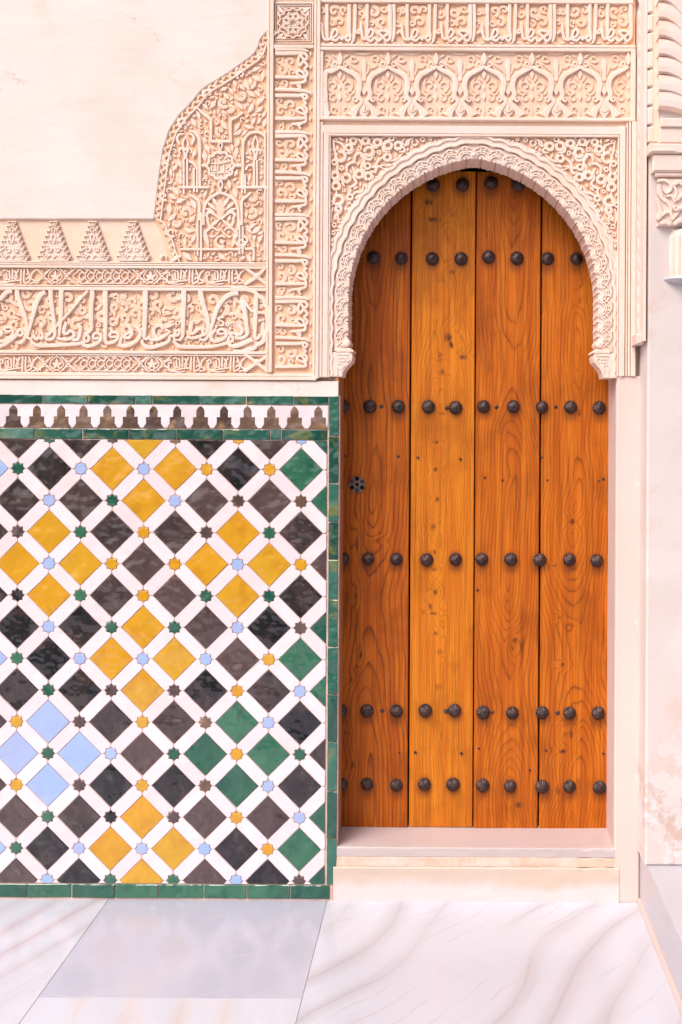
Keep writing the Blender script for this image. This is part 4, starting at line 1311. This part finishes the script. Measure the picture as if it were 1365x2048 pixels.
for L in """424,322,2.4 428,316,2.4 432,322,2.4
436,311,2.2 441,317,2.4 446,311,2.2
450,317,2.4 455,314,2.4 459,320,2.4
421,326,2.2 432,327,2.4 446,326,2.4 460,322,2.2
424,332,2.4 424,341,2.4 433,341,2.4
431,329,2.4 431,341,2.4
437,329,2.4 437,343,2.4 448,342,2.4 448,330,2.4
453,330,2.4 457,334,2.4 453,338,2.2
461,328,2.4 460,341,2.4 451,343,2.2
422,345,2.2 434,346,2.4 448,345,2.4 460,345,2.2
429,348,2.2 429,353,2.2
436,348,2.2 436,355,2.2
443,348,2.2 443,355,2.2
450,348,2.2 455,352,2.2""".split('\n'):
    stroke('medallion_letter', pts(L), -0.0012, YB, M['stucco'], ar, rise=0.0006, step=2)
occ_add(OC, [(441, 331, 48), (442, 332, 48)])
# palmette over the lower arch
ast('palmette_heart', [(441.7, 399, 3), (441.7, 408, 14), (441.7, 418, 18.5), (441.7, 428, 13), (441.7, 437, 3)], 0.0, 'mid', step=1.6)
for a, L, w_, dx, dy in ((-118, 26, 7, -12, 402), (-62, 26, 7, 12, 402), (-135, 26, 7, -19, 411), (-45, 26, 7, 19, 411), (-155, 20, 7, -22, 420), (-25, 20, 7, 22, 420)):
    ast('palm_leaf', leaf(441.7 + dx, dy, a, L, w_, 0.12 if dx > 0 else -.12), -0.0015)
for s in (-1, 1):
    ast('palm_curl', [(441.7 + s * p[0], p[1], p[2]) for p in pts('2,438,4 12,429,5 22,424,6.5 28,430,6 25,438,4')], -0.0015)
    ast('lily', [(441.7 + s * p[0], p[1], p[2]) for p in pts('4,440,3 12,447,6.5 22,452,4 26,440,6 28,434,3')], -0.001)
    ast('lily', [(441.7 + s * p[0], p[1], p[2]) for p in pts('8,460,3 16,455,4 24,458,5 29,464,4')], -0.001)
    ast('fish_leaf', leaf(441.7 + s * 29, 477, 78 if s < 0 else 102, 36, 10, 0.1 * s), -0.0012)
    ast('stem', [(441.7 + s * p[0], p[1], p[2]) for p in pts('0,458,2.4 7,468,2.4 16,474,3.5 22,472,2')], -0.001)
    ast('column_lily', [(371.5 + s * p[0] * .9, p[1], p[2]) for p in pts('1,316,4 3,305,4.5 9,296,4.5 14,302,3.6 11,306,2.6')], -0.0022)
    ast('column_lily', [(371.5 + s * p[0] * .9, p[1], p[2]) for p in pts('1,300,3.5 6,291,4.5 4,281,3.5 0,273,3')], -0.002)
    ast('column_lily', [(511.5 + s * p[0] * .9, p[1], p[2]) for p in pts('1,318,4 3,306,4.5 8,298,4.5 12,303,3.6 9,307,2.6')], -0.0022)
    ast('column_lily', [(511.5 + s * p[0] * .9, p[1], p[2]) for p in pts('1,301,3.5 6,291,4.5 4,281,3.5 0,272,3')], -0.002)
    ast('column_lily', [(371.5 + s * p[0], p[1], p[2]) for p in pts('13,287,5 17,277,6 13,269,5 5,268,3')], -0.001)
ast('crescent', spiral(443, 483, 11, 11, -0.9, -4.2, 3.5, 6), -0.0015)
ast('star_leaf', leaf(445, 484, 60, 13, 7), -0.0015)
ast('star_leaf', leaf(445, 484, 160, 12, 6), -0.0012)
ast('lower_knot', spiral(483, 488, 8, 8, 0, 6.2, 3.6), -0.0015)
# scrolled outer border
bord = [(x + 6.0, y + 3.5) for x, y in EDGE] + [(321, 440), (326, 450), (330, 462), (336, 472), (341, 484), (344, 496), (348, 508), (352, 518)]
bord = [p[:2] for p in catmull([(*p, 1) for p in bord], 3.0)]
occ_add(OC, [(x + 3, y + 2, 9) for x, y in bord[::3]])
rq = random.Random(4)
acc, last, nb = 0.0, bord[0], 0
for q in range(1, len(bord) - 1):
    acc += hypot(bord[q][0] - last[0], bord[q][1] - last[1])
    last = bord[q]
    if acc < 6.2:
        continue
    acc = 0.0
    nb += 1
    x, y = bord[q]
    tg = math.degrees(atan2(bord[q + 1][1] - bord[q - 1][1], bord[q + 1][0] - bord[q - 1][0]))
    if nb % 2:
        stroke('border_leaf', leaf(x + 1.5, y + 1, tg + 28 + rq.uniform(-8, 8), 14, 6.5, 0.25), -0.0006 + rq.uniform(-.0008, .0008), YB, M['mid'], ar)
    else:
        stroke('border_leaf', leaf(x - 2.5, y - 1.5, tg - 22 + rq.uniform(-8, 8), 13, 6.0, -0.25), 0.0004 + rq.uniform(-.0008, .0008), YB, M['mid'], ar)
stroke('border_cord', [(x + 6.5, y + 4, 3.4) for x, y in bord[2::4]], -0.0022, YB, M['stucco'], ar)
for x, y, r, a0, t in ((523, 112, 7, 2.5, 5.2), (482, 149, 9, 2.4, 5.4), (417, 187, 10, 2.2, 5.6), (366, 244, 10, 2.0, 5.6), (337, 317, 12, 1.6, 5.6), (328, 392, 9, 1.2, 5.4), (343, 465, 9, 1.0, 5.6), (330, 516, 8, 3.2, 3.2)):
    P = spiral(x, y, r, 3.0, a0, t, 5.5, 3.5)
    ast('border_curl', P, -0.0015, 'stucco')
for x, y, r, a0, t in ((372, 426, 11, 0, -5), (362, 355, 9, 1, 5), (505, 424, 11, 2, -5), (447, 205, 10, 1, 5.2), (484, 190, 11, 3, -5.2), (352, 445, 9, 0, 4), (441, 262, 9, 2, 4.5), (505, 395, 8, 0, 4), (462, 216, 8, 2, -4)):
    P = spiral(x, y, r, 3.5, a0, t, 8.5, 5.5)
    ast('beaded_scroll', P, -0.0002, 'mid')
    v, f = discv(x, y, 3.0, 0.0, YB)
    obj('bead', v, f, M['stucco'], ar)
# leaves fill the rest
ra = random.Random(21)
n = t = 0
while t < 12000 and n < 265:
    t += 1
    x, y = ra.uniform(318, 530), ra.uniform(80, 518)
    if not inside(PANEL, x, y) or not inside(PANEL, x - 8, y - 4):
        continue
    L = ra.uniform(15, 23) if t < 2500 else ra.uniform(9, 15) if t < 7000 else ra.uniform(5, 8)
    if ra.random() < (0.85 if t < 7000 else .6):
        P = leaf(x, y, ra.choice((-90, -60, -120, 30, 150, 60, 120, -35)) + ra.uniform(-15, 15), L, L * ra.uniform(.40, .55), ra.uniform(-.35, .35))
        nm = 'leaf'
    else:
        r = L * .3
        P = spiral(x, y, r, 1.2, ra.uniform(0, 6), ra.choice((-1, 1)) * 4.6, 3.0, 2.2)
        nm = 'tendril'
    if occ_hit(OC, P) > (0.08 if t < 7000 else 0.02):
        continue
    occ_add(OC, P, 0.6)
    stroke(nm, P, ra.uniform(-0.0025, 0.001), YB, M['stucco'], ar)
    n += 1

# ================================================================== carved arch around the door
arch = thing('carved_arch', 'pale carved horseshoe arch with scalloped edge and scrollwork corners framing the door', 'arch', (0.08, 0, 1.65))
E, RR, CV = 36.0, 284.0, -250.0
CU = AX + E
PH0 = asin(E / RR)
SARC = (pi / 2 - PH0) * RR
PER = SARC / 14.0
def am(s, d):
    """arch coordinates: s along the inner edge from the crown, d outwards -> levelled offset (left half)"""
    if s <= SARC:
        ph = PH0 + s / RR
        r = RR + d
        ph = asin(E / r) if s < 0.5 else ph
        return CU - r * sin(ph), CV - r * cos(ph)
    return CU - (RR + d), CV + (s - SARC)
VEND = 703 - 850.0
SEND = SARC + (VEND - CV)
def rim(s):
    q = abs(sin(pi * s / (PER / 2)))
    return 3.0 * q ** 0.7 - 0.8 + (5.0 if abs((s / PER) % 1 - .5) < .045 else 0)
for side in (0, 1):
    mu = None if side == 0 else AX
    fx = (lambda u: u) if side == 0 else (lambda u: 2 * AX - u)
    # plate of the lattice band, running round into the fluted soffit
    V, F = [], []
    ss = [SEND * i / 520 for i in range(521)]
    for s in ss:
        d = rim(s)
        for dd, y in ((30.5, 0.012), (30.5, 0.0030), (d + 1.5, 0.0020), (d, 0.004), (d * .8 + 0.4, 0.050), (d * .6 + 0.6, 0.105)):
            u_, v_ = am(s, dd)
            p = UV(fx(u_), v_, 0.0)
            V.append((p[0], y, p[2]))
    for i in range(520):
        for k in range(5):
            q = (i * 6 + k, i * 6 + 6 + k, i * 6 + 7 + k, i * 6 + 1 + k)
            F.append(q if side else q[::-1])
    sof = obj('scalloped_soffit', V, F, M['soffit'], arch)
    # outer bands
    def band(name, d, w, yf, m, lob, s0=0.0, vend=754 - 850.0, ph=0.0):
        P = []
        s1 = SARC + (vend - CV)
        n_ = int((s1 - s0) / 3.0)
        for i in range(n_ + 1):
            s = s0 + (s1 - s0) * i / n_
            dd = d + lob * (abs(sin(pi * (s / PER + ph))) - 0.5)
            u_, v_ = am(s, dd)
            if i == 0:
                r = RR + dd
                u_, v_ = AX, CV - sqrt(r * r - E * E)
            P.append((u_, v_, w))
        return stroke(name, P, yf, YB, M[m], arch, raw=False, straight=True, cap='flat', mirror=mu)
    band('groove', 30.5, 4, 0.0075, 'ground_pale', 2.5)
    band('arch_band', 35.0, 5.5, -0.0045, 'stucco', 3.0)
    band('arch_band', 41.0, 8.0, 0.0010, 'stucco_pink', 3.5)
    band('arch_band', 47.0, 5.0, -0.0035, 'stucco', 4.0)
    band('arch_band', 51.5, 4.5, 0.0030, 'stucco_pink', 4.0)
    # lattice: interlocking arcs, ringed stars and little bars, one cluster for each scallop
    nk = int(SEND / PER)
    for k in range(nk + 1):
        c = k * PER + PER * 0.5
        L = []
        def A(Q, w=2.1, y=-0.0020):
            Q = [(am(max(a, 0.3), b)) for a, b in Q if a < SEND - 1 and a > -4]
            if len(Q) > 1:
                L.append(ribbon([(fx(q[0]), q[1], w) for q in Q], y - eps(), 0.004, raw=False, rise=0.0006, step=2.2))
        for r_ in (11.5, 15.5):
            A([(c + r_ * cos(t_), 2.5 + r_ * 1.05 * sin(t_)) for t_ in [pi * i / 10 for i in range(11)]])
        A([(c + 5 * cos(t_), 22.3 + 5 * sin(t_)) for t_ in [2 * pi * i / 12 for i in range(13)]])
        A([(c - 5, 22.3), (c + 5, 22.3)], 1.8)
        A([(c - PER * .5, 19), (c - 9, 24), (c, 28.5), (c + 9, 24), (c + PER * .5, 19)], 2.0)
        A([(c - 4, 18), (c - 3.4, 13.5)], 1.8)
        A([(c + 4, 18), (c + 3.4, 13.5)], 1.8)
        A([(c - PER * .5, 5), (c - PER * .5 + 4, 12), (c - PER * .5, 18), (c - PER * .5 - 4, 12), (c - PER * .5, 5)], 1.9)
        if L:
            joined('lattice', L, M['stucco'], sof)
    # ground of the corner, from the arch out to the frame
    uL, vT = U(659, 420)[0], U(760, 273)[1]
    uL = U(659.5, 420)[0]
    V, F = [], []
    n_ = 60
    for i in range(n_ + 1):
        s = SARC * 0.92 * i / n_
        u_, v_ = am(s, 44)
        if i == 0:
            u_ = AX
        du, dv = u_ - AX, v_ - CV
        k_ = 1e9
        if du < -1:
            k_ = min(k_, (uL - 2 - AX) / du)
        if dv < -1:
            k_ = min(k_, (vT - 2 - CV) / dv)
        k_ = max(k_, 1.0)
        for uu, vv in ((u_, v_), (AX + du * k_, CV + dv * k_)):
            p = UV(fx(uu), vv, 0.012)
            V.append((p[0], 0.0085, p[2]))
    for i in range(n_):
        F.append((2 * i, 2 * i + 1, 2 * i + 3, 2 * i + 2))
    obj('corner_ground', V, F, M['ground'], arch)
    # scrollwork: rings first, then the stems that tie them, then leaves in the gaps (measured on the left corner)
    OS = occ_new()
    def cs(name, P, yf=-0.0005):
        occ_add(OS, P, 0.4)
        u_ = stroke(name, P, yf, YB, M['stucco'], arch, mirror=mu, rise=0.0014)
    RG = [(435, 165, 72), (620, 165, 78), (800, 190, 82), (960, 235, 88), (1115, 235, 82), (1015, 128, 55), (670, 325, 92), (950, 415, 78), (365, 270, 74), (240, 400, 100), (145, 490, 58),
          (155, 690, 80), (330, 730, 86), (525, 672, 84), (662, 700, 80), (170, 850, 84), (205, 1060, 96), (385, 1015, 62), (215, 1190, 66), (650, 545, 68), (255, 575, 45), (825, 335, 40), (530, 280, 38),
          (95, 1110, 50), (290, 915, 34)]
    rs = random.Random(8)
    for (x, y, r) in RG:
        px, py, rr = 650 + x / 7.58, 260 + y / 7.58, r / 7.58
        w_ = min(7.0, rr * 0.66)
        cs('scroll', spiral(px, py, rr - w_ / 2, rr - w_ / 2 - .6, rs.uniform(0, 6), rs.choice((-1, 1)) * 5.4, w_, w_ * .8))
    for Q in ('500,120 560,200 560,240', '690,210 740,260 800,270', '870,250 900,320 990,330', '1190,250 1215,320 1130,330', '760,330 700,440 620,430 540,350 470,380 460,470',
              '880,410 800,480 770,560 690,560', '440,300 380,350 310,350', '300,330 270,220 150,170', '130,150 150,300 170,380', '200,500 190,600 200,640', '230,690 215,760 130,770',
              '340,640 340,540 420,490 480,500', '250,720 280,820 300,850', '420,560 450,640 440,720 480,790 430,850 360,860', '600,560 610,640', '700,620 760,640 800,560 900,535', '740,690 720,790',
              '180,930 170,1000 140,1120', '300,1060 250,1130 200,1140', '360,860 390,920 340,1000', '430,980 480,940 560,930 600,830', '540,380 600,470 560,560 600,640', '1050,80 1090,130',
              '1230,240 1250,170 1320,130 1350,110', '860,130 900,100', '110,640 90,560', '250,1240 170,1300 140,1365', '120,1180 90,1290 110,1400', '1010,470 1090,440 1180,360', '840,560 920,600'):
        P = [(650 + float(a.split(',')[0]) / 7.58, 260 + float(a.split(',')[1]) / 7.58, 5.6) for a in Q.split()]
        P[0] = (*P[0][:2], 3.2); P[-1] = (*P[-1][:2], 2.2)
        cs('stem', P, 0.0005)
    for (x, y, r) in ((676, 419, 8), (673, 433, 6.5), (669, 450, 6), (667, 466, 5.5), (664, 480, 4.5), (812, 284, 9), (830, 285, 8), (846, 279, 6), (862, 277, 5)):
        cs('scroll', spiral(x, y, r - 2, r - 2.6, rs.uniform(0, 6), 5.2, 3.8, 3), 0.0005)
    n = t = 0
    while t < 5000 and n < 120:
        t += 1
        x, y = rs.uniform(661, 905), rs.uniform(274, 500)
        uu, vv = U(x, y)
        rr = hypot(uu - CU, vv - CV)
        if rr < RR + 50:
            continue
        Ln = rs.uniform(8, 15) if n < 50 else rs.uniform(5, 9)
        P = leaf(x, y, rs.uniform(0, 360), Ln, Ln * .5, rs.uniform(-.3, .3))
        if occ_hit(OS, P) > 0.12 or any(p[0] < 660 or p[1] < 273 for p in P):
            continue
        cs('leaf', P, rs.uniform(-0.0005, 0.002))
        n += 1
    # foot of the arch: boss, little scroll and corbel block
    def mpx(px, py):
        u_, v_ = U(px, py)
        return fx(u_), v_
    P = []
    for px, py in ((664, 704.5), (703, 704.5), (706, 712), (704.5, 722), (698, 729), (692, 736), (687.5, 744), (685.5, 753.5), (664, 753.5)):
        P.append(UV(*mpx(px, py), 0.0)[0::2])
    v, f = prism(P, -0.002, 0.085, 0.002)
    foot = obj('arch_foot', v, f, M['stucco_pink'], arch)
    L = []
    for Q in ('675,709 699,709', '678,716 690,716 690,722 678,722', '694,714 700,718 694,724', '677,728 684,728 684,746', '690,729 686,736 680,738', '675,734 675,750'):
        Q = [tuple(map(float, a.split(','))) for a in Q.split()]
        L.append(ribbon([(*mpx(*q), 1.8) for q in Q], -0.0042 - eps(), 0.003, raw=False, rise=0.0006))
    joined('foot_carving', L, M['stucco'], foot)
    u_, v_ = mpx(693, 686)
    v, f = discv(u_, v_, 8.0, -0.006, 0.08, 20, 0.35, raw=False)
    obj('boss', v, f, M['stucco'], arch)
    u_, v_ = mpx(699, 701)
    v, f = discv(u_, v_, 5.0, -0.005, 0.085, 16, 0.3, raw=False)
    obj('scroll_end', v, f, M['stucco'], arch)
    P = [UV(*mpx(px, py), 0.0)[0::2] for px, py in ((672, 697), (700, 697), (707, 700), (708, 704.2), (672, 704.2))]
    v, f = prism(P, -0.0035, 0.088, 0.0015)
    obj('foot_fillet', v, f, M['stucco'], arch)
# crown knot
u_, v_ = AX, U(949, 308)[1]
v, f = discv(u_, v_, 4.5, -0.006, 0.01, 12, 0.4, raw=False)
obj('crown_boss', v, f, M['stucco'], arch)
# square frame round the arch
for a, b, yf, m in ((638.5, 645.5, -0.0030, 'stucco'), (646.5, 657.5, -0.0065, 'stucco_pink'), (658.3, 661.0, -0.0060, 'stucco')):
    bar('frame_upright', a, b, 243 if a < 640 else 252 if a < 650 else 262, 754.5, yf, YB, M[m], arch, 0.0018)
for a, b, yf, m in ((1235.5, 1238.5, -0.0060, 'stucco'), (1239.5, 1251, -0.0065, 'stucco_pink'), (1252.5, 1256, -0.0040, 'stucco'), (1257.5, 1262, -0.0055, 'stucco'), (1263.5, 1273, -0.0075, 'stucco_pink')):
    bar('frame_upright', a, b, 262 if a < 1239 else 252 if a < 1250 else 243, 752.5, yf, YB, M[m], arch, 0.0018)
bar('frame_head', 638.5, 1256, 241.5, 251, 0.0040, YB, M['ground_pale'], arch, 0.001)
bar('frame_head', 646.0, 1251.5, 251.5, 268, -0.0067, YB, M['stucco_pink'], arch, 0.0018)
bar('frame_head', 657.5, 1239, 268.5, 272.5, -0.0062, YB, M['stucco'], arch, 0.0012)
# black board painting in the shade of the gap over the door
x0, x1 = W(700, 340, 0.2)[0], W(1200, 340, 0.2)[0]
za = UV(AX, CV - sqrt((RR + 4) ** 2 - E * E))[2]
box('lintel_shade_board', XL, XR, YD + 0.052, YD + 0.07, zd1 - 0.01, za + 0.05, M['black'], arch)

# ================================================================== right-hand pier, its colonnette, capital and springing ribs
YP = -0.115
def pb(name, px0, px1, py0, py1, yf, yb_, m, parent, b=0.003):
    yf -= eps()
    x0, x1, z0, z1 = rpx(px0, px1, py0, py1, yf)
    return box(name, x0, x1, yf, yb_, z0, z1, M[m], parent, b)
pier = thing('plaster_pier', 'worn mauve plaster pier at the right edge, salt stained at its foot', 'pier', (1.4, 0.0, 0.168))
box('pier_body', W(1294.5, 1000, YP)[0], 2.6, YP, 0.5, 0.1682, ZT, M['pier'], pier, 0.006)
pb('corner_listel', 1288.5, 1294.5, -10, 682, YP - 0.004, 0.02, 'stucco_pink', pier, 0.0015)
pb('corner_recess', 1307, 1319, -10, 283, YP - 0.003, YP + 0.01, 'ground_pale', pier, 0.0005)
# twisted colonnette in the corner
V, F = [], []
YR = -0.070
zc0, zc1 = W(1280, 672, YR)[2], W(1282, -10, YR)[2]
xc = W(1281.5, 340, YR)[0]
nz, k = 150, 16
for i in range(nz + 1):
    z = zc0 + (zc1 - zc0) * i / nz
    for j in range(k):
        a = 2 * pi * j / k
        r = 0.0088 * (1 + 0.20 * cos(3 * (a + z * 42)))
        V.append((xc + r * cos(a), YR + r * sin(a), z))
for i in range(nz):
    for j in range(k):
        F.append((i * k + j, i * k + (j + 1) % k, (i + 1) * k + (j + 1) % k, (i + 1) * k + j))
col = thing('rope_colonnette', 'thin twisted rope colonnette running up the corner beside the pier', 'colonnette', (xc, YR, zc0 - 0.02))
obj('twisted_shaft', V, F, M['jamb'], col)
pb('colonnette_foot', 1273, 1290, 668, 688, -0.083, 0.02, 'jamb', col, 0.004)
# springing: dentil ends and curved ribs
spr = thing('arch_springing', 'stack of curved stucco ribs springing from the pier at the top right corner', 'arch springing', (0.72, YP, 2.4))
for (a, b) in ((-8, 24), (29, 61), (66, 98), (103, 135), (140, 172), (177, 209), (214, 248), (253, 284)):
    pb('rib_end', 1296, 1308, a, b, YP - 0.005, YP + 0.01, 'stucco_pink', spr, 0.0035)
for i, y0 in enumerate((-14, 22, 58, 95, 131, 167, 200)):
    f_ = max(0.25, 1 - i * 0.12)
    P = [(1318, y0, 30), (1332, y0 + 1 * f_, 30), (1346, y0 + 7 * f_, 31), (1360, y0 + 18 * f_, 32), (1376, y0 + 36 * f_, 33), (1396, y0 + 62 * f_, 34)]
    v, f = ribbon(P, YP - 0.046 + i * 0.003 - eps(), YP + 0.004, rise=0.010, cap='flat')
    rbm = obj('curved_rib', v, f, M['stucco_pink'], spr)
    P2 = [(p[0], p[1] - 14, 5) for p in P]
    v, f = ribbon(P2, YP - 0.043 + i * 0.003 - eps(), YP + 0.004, rise=0.002, cap='flat')
    obj('rib_edge', v, f, M['stucco'], rbm)
pb('springer_block', 1322, 1460, 236, 254, YP - 0.034, YP + 0.01, 'stucco_pink', spr, 0.003)
pb('springer_block', 1320, 1460, 255, 286, YP - 0.028, YP + 0.01, 'stucco_pink', spr, 0.003)
# capital on its corbel
cap_ = thing('corbel_capital', 'white carved leaf capital on a fluted corbel, cut by the right edge', 'capital', (0.78, YP, 1.98))
pb('abacus_plate', 1299, 1480, 287, 306, YP - 0.036, YP + 0.01, 'stucco_pink', cap_, 0.003)
pb('plate_line', 1304, 1352, 297, 302, YP - 0.038, YP, 'stucco', cap_, 0.001)
pb('abacus', 1306, 1480, 307, 344, YP - 0.028, YP + 0.01, 'stucco_pink', cap_, 0.006)
pb('abacus_fillet', 1311, 1480, 345, 353, YP - 0.022, YP + 0.01, 'stucco_pink', cap_, 0.003)
YC = YP - 0.014
pb('bell', 1316, 1480, 354, 452, YC, YP + 0.01, 'stucco_pink', cap_, 0.008)
for Q in ('1318,362,5 1328,360,6 1340,366,7 1343,378,6 1334,386,5 1328,380,4', '1319,372,9 1321,386,11 1325,396,8 1330,402,4', '1342,366,5 1350,374,6 1354,388,6 1350,396,4',
          '1316,398,5 1319,412,9 1322,426,12 1318,436,9', '1324,396,6 1334,402,7 1341,412,7 1343,424,4', '1334,392,5 1344,392,6 1350,402,6', '1326,430,6 1334,424,7 1342,426,7 1345,438,5',
          '1350,368,8 1360,364,9 1372,372,9', '1356,398,8 1366,390,9 1376,396,8', '1346,438,6 1354,428,7 1362,416,7 1370,412,6', '1352,446,9 1362,440,11 1374,444,10', '1324,446,8 1332,444,9 1340,448,6'):
    v, f = ribbon(pts(Q), YC - 0.008 - eps(), YC + 0.006, rise=0.004)
    obj('capital_leaf', v, f, M['stucco'] if len(Q) % 2 else M['stucco_pink'], cap_)
v, f = ribbon(spiral(1353, 416, 5.5, 1.5, 0, 8, 4, 2.5), YC - 0.012, YC + 0.004, rise=0.002)
obj('capital_curl', v, f, M['stucco'], cap_)
# fluted half-drum and the round slab under it
xcen, ycen = W(1390, 500, YP)[0], YP + 0.062
V, F = [], []
zs = [(W(0, 545, YP - .03)[2], 0.098), (W(0, 530, YP - .03)[2], 0.101), (W(0, 465, YP - .03)[2], 0.101), (W(0, 453, YP - .03)[2], 0.094), (W(0, 449, YP - .03)[2], 0.09)]
k = 240
for z, r in zs:
    for j in range(k):
        a = 2 * pi * j / k
        fl = 0.0060 * (abs(sin(a * 15)) ** 0.6 - 1) if 0.097 < r else 0
        V.append((xcen + (r + fl) * cos(a), ycen + (r + fl) * sin(a), z))
for i in range(len(zs) - 1):
    for j in range(k):
        F.append((i * k + j, i * k + (j + 1) % k, (i + 1) * k + (j + 1) % k, (i + 1) * k + j))
obj('fluted_drum', V, F, M['stucco_pink'], cap_)
V, F = [], []
zs = [(W(0, 557, YP - .05)[2], 0.08), (W(0, 552, YP - .05)[2], 0.106), (W(0, 547, YP - .05)[2], 0.113), (W(0, 542, YP - .05)[2], 0.110), (W(0, 541, YP - .05)[2], 0.04)]
k = 64
for z, r in zs:
    for j in range(k):
        a = 2 * pi * j / k
        V.append((xcen + r * cos(a), ycen + r * sin(a), z))
for i in range(len(zs) - 1):
    for j in range(k):
        F.append((i * k + j, i * k + (j + 1) % k, (i + 1) * k + (j + 1) % k, (i + 1) * k + j))
F.append(tuple(reversed(range(k))))
obj('corbel_slab', V, F, M['marble_e'], cap_)
